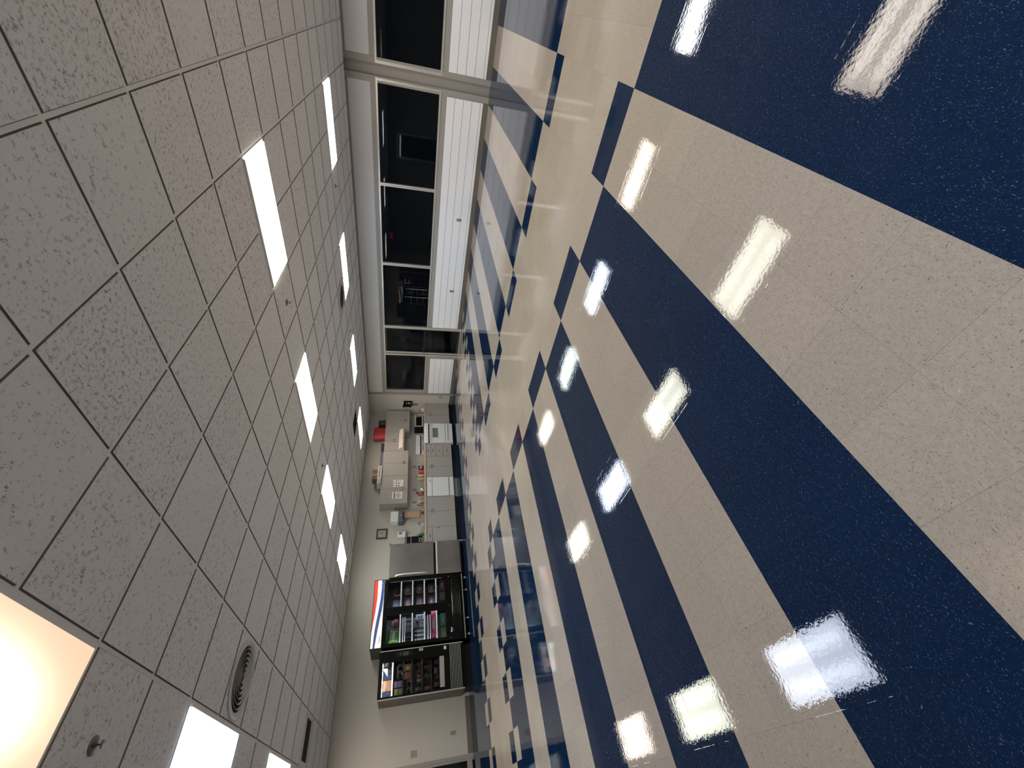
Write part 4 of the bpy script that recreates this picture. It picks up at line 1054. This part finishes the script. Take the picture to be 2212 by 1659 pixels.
# ------------------------------------------------------------------ vending cooler (two glass doors) and snack machine
YV = 10.0
M_LOUV = P('gloss_black_louvre', (0.004, 0.004, 0.004), 0.10, var=0.05, spec=0.8)
t = thing('vending_cooler', 'wide black vending cooler with two glass doors and a striped lit topper', 'vending machine', (1.29, 10.36, 0))
CX0, CX1 = 0.604, 1.983
mb = MB()
mb.box(CX0, CX0 + 0.05, YV + 0.03, YK - 0.03, 0.09, 1.825, M_BLACK, 0.003)
mb.box(CX1 - 0.04, CX1, YV + 0.03, YK - 0.03, 0.09, 1.825, M_BLACK, 0.003)
mb.box(CX0 + 0.05, CX1 - 0.04, YV + 0.03, YK - 0.03, 1.765, 1.825, M_BLACK)
mb.box(CX0 + 0.05, CX1 - 0.04, YV + 0.03, YK - 0.03, 0.09, 0.47, M_BLACK)
M_COOLBACK = P('cooler_liner', (0.16, 0.17, 0.18), 0.4, var=0.05)
mb.box(CX0 + 0.05, CX1 - 0.04, 10.50, YK - 0.03, 0.47, 1.765, M_COOLBACK)
mb.box(1.275, 1.345, YV + 0.04, 10.50, 0.47, 1.765, M_BLACK)
mb.build('cooler_body', t)
# door frames
for (x0, x1, gx0, gx1, hx) in ((CX0, 1.297, 0.673, 1.220, 1.26), (1.300, CX1, 1.377, 1.921, 1.95)):
    mb = MB()
    for q in ((x0, gx0, 0.445, 1.822), (gx1, x1, 0.445, 1.822), (gx0, gx1, 0.445, 0.498), (gx0, gx1, 1.760, 1.822)): mb.box(q[0], q[1], YV, YV + 0.03, q[2], q[3], M_BLACKG, 0.002)
    o = mb.build('door', t)
    mb = MB(); mb.box(gx0 + .001, gx1 - .001, YV + 0.008, YV + 0.013, 0.499, 1.759, M_GLASS2); mb.build('door_glass', o)
# lower front: kick panel with long louvres, silver strip, logo, feet
mb = MB(); mb.box(CX0 + 0.003, CX1 - 0.003, YV + 0.004, YV + 0.03, 0.095, 0.442, M_BLACKG, 0.002)
o = mb.build('lower_panel', t)
for q in range(6):
    z = 0.325 - q * 0.034
    mb = MB(); mb.prism([(YV + 0.004, z), (YV - 0.012, z + 0.003), (YV - 0.012, z + 0.010), (YV + 0.004, z + 0.022)], 0, CX0 + 0.16, CX1 - 0.12, M_LOUV, 0.002); mb.build('louvre', o)
for x in (CX0 + 0.04, 1.30, CX1 - 0.05):
    mb = MB(); mb.lathe((x, YV + 0.002, 0.40), [(0, -0.004), (0.006, -0.003), (0.007, 0), (0, 0.001)], M_CHROME, 10, 'y', cap=False); mb.build('screw', o)
mb = MB(); add_text(mb, 'Apex', 0.045, (0.80, YV + 0.002, 0.382), emitmat('logo_white', (0.8, 0.8, 0.85), 0.8), 0.0008); mb.build('logo', o)  # printed logo given a glow of its own to look bright
mb = MB(); mb.box(CX0 + 0.005, CX1 - 0.01, YV - 0.006, YV + 0.004, 0.084, 0.098, M_SILVER, 0.002); mb.build('bottom_strip', t)
for x in (0.70, 1.02, 1.62, 1.90):
    mb = MB(); mb.lathe((x, YV + 0.07, 0), [(0.028, 0), (0.028, 0.012), (0.010, 0.016), (0.010, 0.09), (0, 0.09)], M_CHROME, 12, cap=False); mb.build('foot', t)
    mb = MB(); mb.lathe((x, YK - 0.08, 0), [(0.028, 0), (0.028, 0.012), (0.010, 0.016), (0.010, 0.09), (0, 0.09)], M_CHROME, 12, cap=False); mb.build('foot', t)
mb = MB(); mb.box(CX0 + 0.02, CX1 - 0.02, YV + 0.14, YK - 0.1, 0.02, 0.092, M_BLACK); mb.build('base_pan', t)
# shelves with front rails given a faint glow in place of lamp light
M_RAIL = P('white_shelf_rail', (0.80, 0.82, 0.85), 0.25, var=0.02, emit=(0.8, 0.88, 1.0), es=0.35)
SHELF = (1.470, 1.216, 0.955, 0.692)
for (x0, x1) in ((0.656, 1.272), (1.348, 1.940)):
    for z in SHELF + (0.482,):
        mb = MB(); mb.box(x0, x1, 10.07, 10.49, z - 0.008, z, M_COOLBACK); 
        if z > 0.5: mb.box(x0, x1, 10.060, 10.072, z - 0.012, z + 0.014, M_RAIL, 0.002)
        mb.build('shelf', t)
for (z) in (1.415, 1.372, 0.885, 0.835):
    mb = MB(); mb.tube([(0.665, 10.075, z), (0.9, 10.068, z - 0.004), (1.10, 10.075, z), (1.17, 10.08, z)], 0.006, M_RAIL, 6); mb.build('shelf_wire', t)
# light strip of small lamps
M_LED = emitmat('cooler_lamp', (0.85, 0.93, 1.0), 14.0)
mb = MB(); mb.box(1.925, 1.938, 10.045, 10.058, 0.55, 1.74, M_GREYM); mb.box(1.277, 1.29, YV + 0.035, YV + 0.042, 0.55, 1.74, M_GREYM); mb.build('lamp_strip', t)
mb = MB()
for q in range(26):
    z = 0.57 + q * 0.045
    mb.box(1.927, 1.934, 10.041, 10.045, z, z + 0.012, M_LED); 
for x in (1.268, 1.352, 0.662): mb.box(x - 0.004, x + 0.002, 10.045, 10.055, 0.6, 1.74, emitmat('cooler_tube', (0.85, 0.93, 1.0), 22.0) if 'cooler_tube' not in bpy.data.materials else bpy.data.materials['cooler_tube'])
o = mb.build('led_lamps', t); o['kind'] = 'stuff'
# topper
M_TW = P('topper_white', (0.8, 0.78, 0.72), 0.3, var=0.02, emit=(1.0, 0.93, 0.78), es=0.62)
M_TR = P('topper_red', (0.45, 0.03, 0.025), 0.3, var=0.03, emit=(0.75, 0.05, 0.03), es=0.35)
M_TB = P('topper_blue', (0.02, 0.04, 0.16), 0.3, var=0.03, emit=(0.04, 0.09, 0.28), es=0.35)
mb = MB(); mb.box(0.600, 1.988, YV + 0.004, YK - 0.005, 1.832, 2.062, P('topper_side', (0.06, 0.055, 0.05), 0.5, var=0.05), 0.003); topper = mb.build('topper_box', t)
mb = MB()
N = 40
X0p, X1p, Z0p, Z1p = 0.618, 1.972, 1.843, 2.050
def lerp(tab, x):
    for (a, b), (c, d) in zip(tab, tab[1:]):
        if a <= x <= c: return b + (d - b) * (x - a) / (c - a)
    return tab[-1][1] if x > tab[-1][0] else tab[0][1]
blo = [(0.618, 1.968), (0.80, 1.948), (0.98, 1.924), (1.14, 1.900), (1.36, 1.862), (1.56, 1.848), (1.765, 1.845), (1.972, 1.844)]
bhi = [(0.618, 2.008), (0.80, 2.000), (0.98, 1.987), (1.14, 1.966), (1.36, 1.935), (1.56, 1.912), (1.765, 1.900), (1.972, 1.902)]
rlo = [(0.618, 2.050), (0.90, 2.048), (1.10, 2.026), (1.30, 1.999), (1.608, 1.975), (1.972, 1.979)]
rhi = [(0.618, 2.050), (1.972, 2.050)]
for k_ in range(N):
    xa, xb = X0p + (X1p - X0p) * k_ / N, X0p + (X1p - X0p) * (k_ + 1) / N
    lv = []
    for x in (xa, xb): lv.append([Z0p, lerp(blo, x), lerp(bhi, x), lerp(rlo, x), Z1p])
    for q, m in enumerate((M_TW, M_TB, M_TW, M_TR)):
        za0, za1, zb0, zb1 = lv[0][q], lv[0][q + 1], lv[1][q], lv[1][q + 1]
        if za1 - za0 < 1e-4 and zb1 - zb0 < 1e-4: continue
        mb.quad([(xa, YV, za0), (xb, YV, zb0), (xb, YV, zb1), (xa, YV, za1)], m)
for q in ((X0p - .01, X0p, Z0p - .01, Z1p + .01), (X1p, X1p + .01, Z0p - .01, Z1p + .01), (X0p, X1p, Z0p - .01, Z0p), (X0p, X1p, Z1p, Z1p + .01)): mb.box(q[0], q[1], YV - 0.002, YV + 0.006, q[2], q[3], M_BLACK)
mb.build('topper_face', topper)
mb = MB(); add_text(mb, 'Apex', 0.068, (0.775, YV - 0.0015, 1.882), M_INK, 0.0008); mb.build('topper_lettering', topper)
mb = MB()
for (sx_, sz_, r) in ((1.90, 1.878, .010), (1.865, 1.872, .008), (1.835, 1.882, .009), (1.815, 1.866, .006), (1.79, 1.876, .007), (1.925, 1.866, .006), (1.76, 1.862, .005)):
    pts = [(sx_ + (r if q % 2 == 0 else r * 0.42) * math.sin(PI * q / 5), sz_ + (r if q % 2 == 0 else r * 0.42) * math.cos(PI * q / 5)) for q in range(10)]
    mb.prism(pts, 1, YV - 0.001, YV + 0.0005, P('pale_star', (0.5, 0.5, 0.75), 0.4, var=0.02) if 'pale_star' not in bpy.data.materials else bpy.data.materials['pale_star'])
o = mb.build('star_print', topper)

# goods in the cooler
def tray(label, x, z, s=1.0, inner=None):
    t = thing('food_tray', label, 'packed food', (x, 10.20, z), 'orange-rimmed food trays in the cooler')
    y = 10.17
    w, h = 0.20 * s, 0.17 * s
    mb = MB()
    b = bmesh.new(); n = 28
    def sup(a, k): c, s_ = math.cos(a), math.sin(a); return (x + k * w / 2 * math.copysign(abs(c) ** .6, c), z + h / 2 + 0.004 + k * h / 2 * math.copysign(abs(s_) ** .6, s_))
    A = [sup(2 * PI * q / n, 1.0) for q in range(n)]; B = [sup(2 * PI * q / n, 0.72) for q in range(n)]
    va = [b.verts.new((p[0], y, p[1])) for p in A]; vb = [b.verts.new((p[0], y - 0.012, p[1])) for p in B]; vc = [b.verts.new((p[0], y + 0.03, p[1])) for p in A]
    for q in range(n):
        b.faces.new((va[q], va[(q + 1) % n], vb[(q + 1) % n], vb[q])); b.faces.new((vc[q], vc[(q + 1) % n], va[(q + 1) % n], va[q]))
    b.faces.new(vc)
    mb.add(b, M_RIM)
    mb.build('tray_rim', t)
    mb = MB(); mb.lathe((x, y - 0.006, z + h / 2 + 0.004), [(0.0, -0.016), (h * 0.22, -0.012), (h * 0.36, -0.003), (h * 0.36, 0.004), (0, 0.004)], inner or M_MEAL, 24, 'y', sx=w / h, cap=False); mb.build('meal', t)
    return t
M_RIM = P('orange_tray_rim', (0.30, 0.135, 0.06), 0.4, var=0.08)
M_MEAL = P('dark_meal', (0.07, 0.085, 0.13), 0.3, var=0.6, scale=60)
M_MEAL2 = P('pale_meal', (0.16, 0.19, 0.27), 0.25, var=0.6, scale=50)
rows = ['second shelf', 'third shelf', 'fourth shelf']
tray('round food tray with black centre on the top shelf of the right cooler door', 1.76, SHELF[0] + 0.001, 1.0, M_BLACKG)
for r_, (z, nm) in enumerate(zip(SHELF[1:], rows)):
    tray('orange-rimmed food tray nearer the fridge on the %s of the right cooler door' % nm, 1.775, z + 0.001, 1.02)
    tray('orange-rimmed food tray nearer the door post on the %s of the right cooler door' % nm, 1.515, z + 0.001, 1.0, M_MEAL2)
pouch('wrapped_sandwich', 'blue and grey wrapped sandwich on the top shelf of the right cooler door', 'sandwich', (1.52, 10.20, SHELF[0] + .001), 0.17, 0.19, 0.08, M_MEAL2, M_BLUEGREY, 0, ('wrapper', 'wrapper_label'))
def carton(name, label, cat, x0, x1, z0, z1, m, m2, y=10.13, marks='x'):
    t = thing(name, label, cat, ((x0 + x1) / 2, y + 0.04, z0))
    mb = MB(); mb.box(x0, x1, y, y + 0.09, z0, z1, m, 0.004); mb.build('carton_body', t)
    if m2:
        mb = MB(); w, h = x1 - x0, z1 - z0
        mb.box(x0 + w * .2, x1 - w * .25, y - 0.0015, y, z0 + h * .3, z0 + h * .45, m2); mb.box(x0 + w * .3, x1 - w * .35, y - 0.0015, y, z0 + h * .55, z0 + h * .75, m2)
        mb.build('carton_print', t)
    return t
ZL = 0.483
M_MAROON = P('maroon_carton', (0.17, 0.03, 0.045), 0.5, var=0.1)
M_OLIVE = P('olive_carton', (0.20, 0.21, 0.12), 0.6, var=0.2, scale=40)
M_LGREEN = P('leaf_green_carton', (0.03, 0.21, 0.09), 0.5, var=0.1)
M_PURPLE = P('purple_jar', (0.13, 0.06, 0.11), 0.35, var=0.25)
M_PACK = P('white_carton', (0.52, 0.54, 0.60), 0.5, var=0.1, scale=60)
M_LIME = P('lime_bag_foil', (0.075, 0.20, 0.03), 0.35, var=0.85, scale=24)
carton('frozen_box', 'maroon carton with white lettering on the bottom shelf of the right cooler door', 'carton', 1.668, 1.93, ZL, 0.605, M_MAROON, M_WHITE)
carton('frozen_box', 'olive carton beside the maroon one on the bottom shelf', 'carton', 1.49, 1.645, ZL, 0.60, M_OLIVE, None)
carton('frozen_box', 'green carton on the bottom shelf of the left cooler door', 'carton', 0.93, 1.19, ZL, 0.603, M_LGREEN, M_PACK)
carton('frozen_box', 'grey-olive carton on the bottom shelf nearest the snack machine', 'carton', 0.69, 0.905, ZL, 0.598, M_OLIVE, M_TAN)
carton('frozen_box', 'long red carton across the fourth shelf of the left cooler door', 'carton', 0.735, 1.255, SHELF[3] + .001, 0.81, P('bright_red_carton', (0.32, 0.02, 0.045), 0.45, var=0.08), M_PACK)
carton('milk_carton', 'white carton with grey print nearest the post on the third shelf of the left door', 'carton', 0.965, 1.085, SHELF[2] + .001, 1.06, M_PACK, M_INKG)
carton('milk_carton', 'pale carton second from the post on the third shelf of the left door', 'carton', 1.105, 1.215, SHELF[2] + .001, 1.14, M_PACK, M_NAVYP)
carton('milk_carton', 'tall white carton standing behind glass glare on the third shelf', 'carton', 0.995, 1.20, SHELF[2] + .001, 1.185, P('cool_white_carton', (0.60, 0.62, 0.68), 0.5, var=0.1, scale=60), M_INKG, 10.26)
for k_, x in enumerate((0.735, 0.825, 0.905)):
    bottle('clear_bottle', ('grey clear bottle nearest the snack machine on the third shelf', 'middle grey clear bottle on the third shelf of the left door', 'grey clear bottle beside the white cartons on the third shelf')[k_], 'bottle',
           (x, 10.18, SHELF[2] + .001), [(0.034, 0), (0.036, 0.01), (0.036, 0.14), (0.014, 0.18)], P('grey_clear_plastic_%d' % k_, ((0.14, 0.15, 0.16), (0.22, 0.24, 0.25), (0.30, 0.32, 0.33))[k_], 0.2, var=0.2), M_WHITE, 0.02, 0.015)
for k_, x in enumerate((1.04, 1.14)):
    bottle('yogurt_jar', ('purple jar nearer the snack machine on the second shelf of the left door', 'purple jar nearer the post on the second shelf of the left door')[k_], 'jar',
           (x, 10.20, SHELF[1] + .001), [(0.036, 0), (0.038, 0.01), (0.038, 0.10), (0.03, 0.115)], M_PURPLE, M_PACK, 0.015, 0.032, ('jar_body', 'lid'))
for k_, x in enumerate((0.75, 0.87)):
    bottle('dark_bottle', ('dark bottle nearest the snack machine on the second shelf', 'dark bottle in the middle of the second shelf')[k_], 'bottle', (x, 10.22, SHELF[1] + .001), [(0.036, 0), (0.036, 0.11), (0.014, 0.16)], M_BLACKG, M_BLUEGREY, 0.02, 0.014)
t = thing('dessert_bowl', 'dark bowl with white cream on the top shelf of the left cooler door', 'dessert', (1.10, 10.20, SHELF[0]))
mb = MB(); mb.lathe((1.10, 10.20, SHELF[0] + .001), [(0, 0), (0.05, 0), (0.085, 0.05), (0.09, 0.12), (0.07, 0.13), (0, 0.13)], M_MAROON, 24, cap=False); mb.build('bowl', t)
mb = MB(); mb.lathe((1.10, 10.20, SHELF[0] + .132), [(0.068, 0), (0.055, 0.03), (0.02, 0.055), (0, 0.06)], M_WHITE, 16, cap=False); mb.build('whipped_cream', t)
pouch('salad_bag', 'bright green salad bag on the top shelf of the left cooler door', 'bag', (0.84, 10.18, SHELF[0] + .001), 0.27, 0.25, 0.12, M_LIME, M_WHITE, 0, ('bag_body', 'bag_label'))

M_SNSIDE = P('dark_grey_metal_side', (0.075, 0.07, 0.063), 0.45, var=0.05)
# snack machine
SX0, SX1 = -0.272, 0.548
t = thing('snack_machine', 'black spiral snack vending machine with silver edges beside the vending cooler', 'vending machine', (0.138, 10.37, 0))
mb = MB()
mb.box(SX0, SX0 + 0.03, YV + 0.04, YK - 0.02, 0.165, 1.845, M_SNSIDE, 0.003)
mb.box(SX1 - 0.03, SX1, YV + 0.04, YK - 0.02, 0.165, 1.845, M_SNSIDE, 0.003)
mb.box(SX0 + 0.03, SX1 - 0.03, YV + 0.04, YK - 0.02, 1.800, 1.845, M_SNSIDE)
mb.box(SX0 + 0.03, SX1 - 0.03, YV + 0.04, YK - 0.02, 0.165, 0.555, M_BLACK)
mb.box(SX0 + 0.03, SX1 - 0.03, 10.46, YK - 0.02, 0.555, 1.80, M_BLACK)
mb.box(0.345, SX1 - 0.03, YV + 0.04, 10.46, 0.555, 1.80, M_BLACK)
mb.build('machine_body', t)
mb = MB()
for q in ((SX0 + .008, -0.222, 0.165, 1.840), (0.335, SX1 - .008, 0.165, 1.840), (-0.222, 0.335, 0.165, 0.562), (-0.222, 0.335, 1.780, 1.840)): mb.box(q[0], q[1], YV + 0.006, YV + 0.04, q[2], q[3], M_BLACKG, 0.002)
front = mb.build('front_panel', t)
mb = MB(); mb.box(-0.221, 0.334, YV + 0.016, YV + 0.021, 0.563, 1.779, M_GLASS2); mb.build('display_glass', t)
for x in (SX0, SX1 - 0.016):
    mb = MB(); mb.box(x, x + 0.016, YV - 0.004, YV + 0.04, 0.168, 1.850, M_SILVER, 0.003); mb.build('silver_edge', t)
mb = MB(); mb.box(SX0, SX1, YV - 0.0, YV + 0.04, 1.842, 1.852, M_BLACK, 0.002); mb.build('top_edge', t)
for q in range(8):
    z = 0.222 + q * 0.0305
    mb = MB(); mb.box(SX0 + 0.02, SX1 - 0.022, YV - 0.006, YV + 0.008, z, z + 0.007, M_SILVER, 0.002); mb.build('grille_bar', t)
mb = MB(); mb.box(-0.200, 0.330, YV - 0.002, YV + 0.008, 0.566, 0.658, P('grey_delivery_flap', (0.33, 0.31, 0.28), 0.4, var=0.03), 0.002); mb.build('delivery_flap', t)
mb = MB(); mb.box(0.415, 0.505, YV + 0.001, YV + 0.007, 1.20, 1.53, M_BLACK, 0.003); kp = mb.build('control_panel', front)
kp2 = kp
mb = MB()
for a_ in range(4):
    for b__ in range(6): mb.box(0.428 + a_ * 0.018, 0.438 + a_ * 0.018, YV - 0.001, YV + 0.002, 1.285 + b__ * 0.019, 1.297 + b__ * 0.019, M_INKG, 0.001)
o = mb.build('key', front); o['kind'] = 'stuff'; o.name = 'keypad_keys'
mb = MB(); mb.box(0.435, 0.495, YV - 0.001, YV + 0.002, 1.425, 1.46, P('keypad_display', (0.06, 0.06, 0.07), 0.1, var=0.1)); mb.build('keypad_display', front)
mb = MB(); mb.box(0.474, 0.520, YV - 0.002, YV + 0.008, 0.990, 1.072, M_SILVER, 0.003); mb.box(0.483, 0.508, YV - 0.003, YV - 0.001, 1.02, 1.04, M_INK); mb.build('coin_slot', front)
mb = MB(); mb.box(0.447, 0.506, YV + 0.003, YV + 0.007, 0.513, 0.562, M_PAPER); mb.build('paper_label', front)
mb = MB(); mb.box(SX0 + 0.03, SX1 - 0.03, YV + 0.10, YK - 0.10, 0.0, 0.166, M_BLACK); mb.build('base_pan', t)
SR = (1.600, 1.392, 1.222, 1.020, 0.840, 0.668)
M_SHELFD = P('dark_snack_shelf', (0.03, 0.03, 0.03), 0.4, var=0.1)
M_COIL = P('steel_coil', (0.55, 0.55, 0.55), 0.25, metal=0.9, var=0.05)
for r_, z in enumerate(SR):
    mb = MB(); mb.box(-0.24, 0.343, 10.10, 10.45, z - 0.010, z - 0.002, M_SHELFD)
    mb.box(-0.24, 0.343, 10.085, 10.10, z - 0.024, z, M_SHELFD if r_ else emitmat('lit_shelf_front', (1.0, 0.96, 0.93), 1.5), 0.002)  # top shelf front glows in place of lamp light on it
    for q in range(12 if r_ not in (0,) else 0):
        mb.box(-0.215 + q * 0.047, -0.203 + q * 0.047, 10.083, 10.086, z - 0.016, z - 0.007, M_PAPER)
    mb.build('snack_shelf', t)
mb = MB(); mb.box(-0.21, 0.33, 10.05, 10.06, 1.772, 1.782, emitmat('snack_lamp', (0.95, 0.97, 1.0), 12.0)); mb.build('lamp_tube', t)
mb = MB(); mb.prism([(0.30, 1.775), (0.335, 1.775), (0.325, 1.69), (0.19, 1.695)], 1, 10.40, 10.405, emitmat('lit_poster', (1.0, 0.97, 0.93), 1.1)); mb.box(-0.22, 0.30, 10.41, 10.415, 1.62, 1.775, P('navy_backdrop', (0.06, 0.08, 0.14), 0.5, var=0.2, emit=(0.08, 0.11, 0.2), es=0.5)); mb.build('backdrop', t)  # poster and backdrop glow by themselves in place of light from the tube
coils = 0
def coil(x, z, r):
    mb = MB(); pts = []
    n = 12 * 4
    for q in range(n + 1): pts.append((x + r * math.sin(2 * PI * q / 12), 10.11 + q * 0.0055, z + r + 0.003 - r * math.cos(2 * PI * q / 12)))
    mb.tube(pts, 0.0035, M_COIL, 5); mb.build('spiral_coil', t)
for (r_, xs, r) in ((0, (0.25, 0.12, -0.17), 0.042), (1, (0.26, 0.14), 0.052), (2, (-0.02, -0.14), 0.045), (3, (0.209, -0.071), 0.028), (4, (0.13, -0.017), 0.030), (4, (0.258, -0.087), 0.017), (5, (0.0,), 0.028)):
    for x in xs: coil(x, SR[r_], r)
def bag(label, x, r_, w, h, m, m2=None, name='chip_bag'):
    return pouch(name, label, 'snack', (x, 10.155, SR[r_] + 0.001), w, h, 0.045, m, m2, 0, ('wrapper', 'wrapper_print'))
def foil(n, c, e=0.0): return P(n, c, 0.3, metal=0.2, var=0.45, scale=45, emit=c if e else None, es=e)  # e gives the wrapper a glow in place of light falling on it
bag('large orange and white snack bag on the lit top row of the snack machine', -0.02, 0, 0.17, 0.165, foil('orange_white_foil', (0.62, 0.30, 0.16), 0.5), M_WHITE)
bag('purple and white snack bag on the second row', -0.02, 1, 0.105, 0.155, foil('purple_white_foil', (0.25, 0.20, 0.40), 0.1), M_WHITE)
bag('green and cream snack bag on the second row', -0.145, 1, 0.105, 0.15, foil('green_cream_foil', (0.33, 0.33, 0.12), 0.1), M_PACK)
bag('gold snack bag on the third row', 0.245, 2, 0.12, 0.15, foil('gold_snack_foil', (0.42, 0.34, 0.15), 0.05), M_GOLD)
bag('copper orange snack bag on the third row beside the gold one', 0.105, 2, 0.13, 0.14, foil('copper_foil', (0.45, 0.16, 0.06), 0.05), M_AMBERC)
bag('thin grey wrapped bar on the fourth row nearest the keypad', 0.275, 3, 0.06, 0.10, foil('grey_bar_foil', (0.22, 0.22, 0.25)), None, 'snack_bar')
bag('red wrapped snack on the fourth row', 0.14, 3, 0.065, 0.115, foil('red_snack_foil', (0.35, 0.08, 0.07)), None, 'snack_bar')
bag('violet wrapped snack on the fourth row beside the red one', 0.065, 3, 0.07, 0.11, foil('violet_snack_foil', (0.24, 0.12, 0.26)), M_PACK, 'snack_bar')
bag('bright silver wrapped snack on the fourth row', -0.005, 3, 0.06, 0.09, foil('silver_snack_foil', (0.5, 0.52, 0.56)), None, 'snack_bar')
bag('mauve wrapped snack at the wall end of the fourth row', -0.145, 3, 0.075, 0.12, foil('mauve_snack_foil', (0.27, 0.22, 0.32)), M_BLUEGREY, 'snack_bar')
bag('small brown wrapped bar on the fifth row nearest the keypad', 0.30, 4, 0.05, 0.09, foil('brown_bar_foil', (0.14, 0.07, 0.06)), None, 'snack_bar')
bag('rust red wrapped bar on the fifth row', 0.205, 4, 0.05, 0.12, foil('rust_bar_foil', (0.33, 0.12, 0.07)), None, 'snack_bar')
bag('yellowish wrapped bar in the middle of the fifth row', 0.05, 4, 0.06, 0.12, foil('yellow_bar_foil', (0.38, 0.28, 0.16)), None, 'snack_bar')
bag('salmon wrapped bar at the wall end of the fifth row', -0.155, 4, 0.07, 0.12, foil('salmon_bar_foil', (0.42, 0.16, 0.11)), None, 'snack_bar')
bag('dark violet packet on the bottom row nearest the keypad', 0.27, 5, 0.085, 0.10, foil('dark_violet_foil', (0.10, 0.07, 0.13)), None, 'snack_bar')
bag('dim purple packet on the bottom row beside the dark violet one', 0.12, 5, 0.12, 0.10, foil('dim_purple_foil', (0.12, 0.10, 0.16)), None, 'snack_bar')
bag('grey slanted packet at the wall end of the bottom row', -0.12, 5, 0.08, 0.10, foil('grey_packet_foil', (0.17, 0.18, 0.18)), None, 'snack_bar')
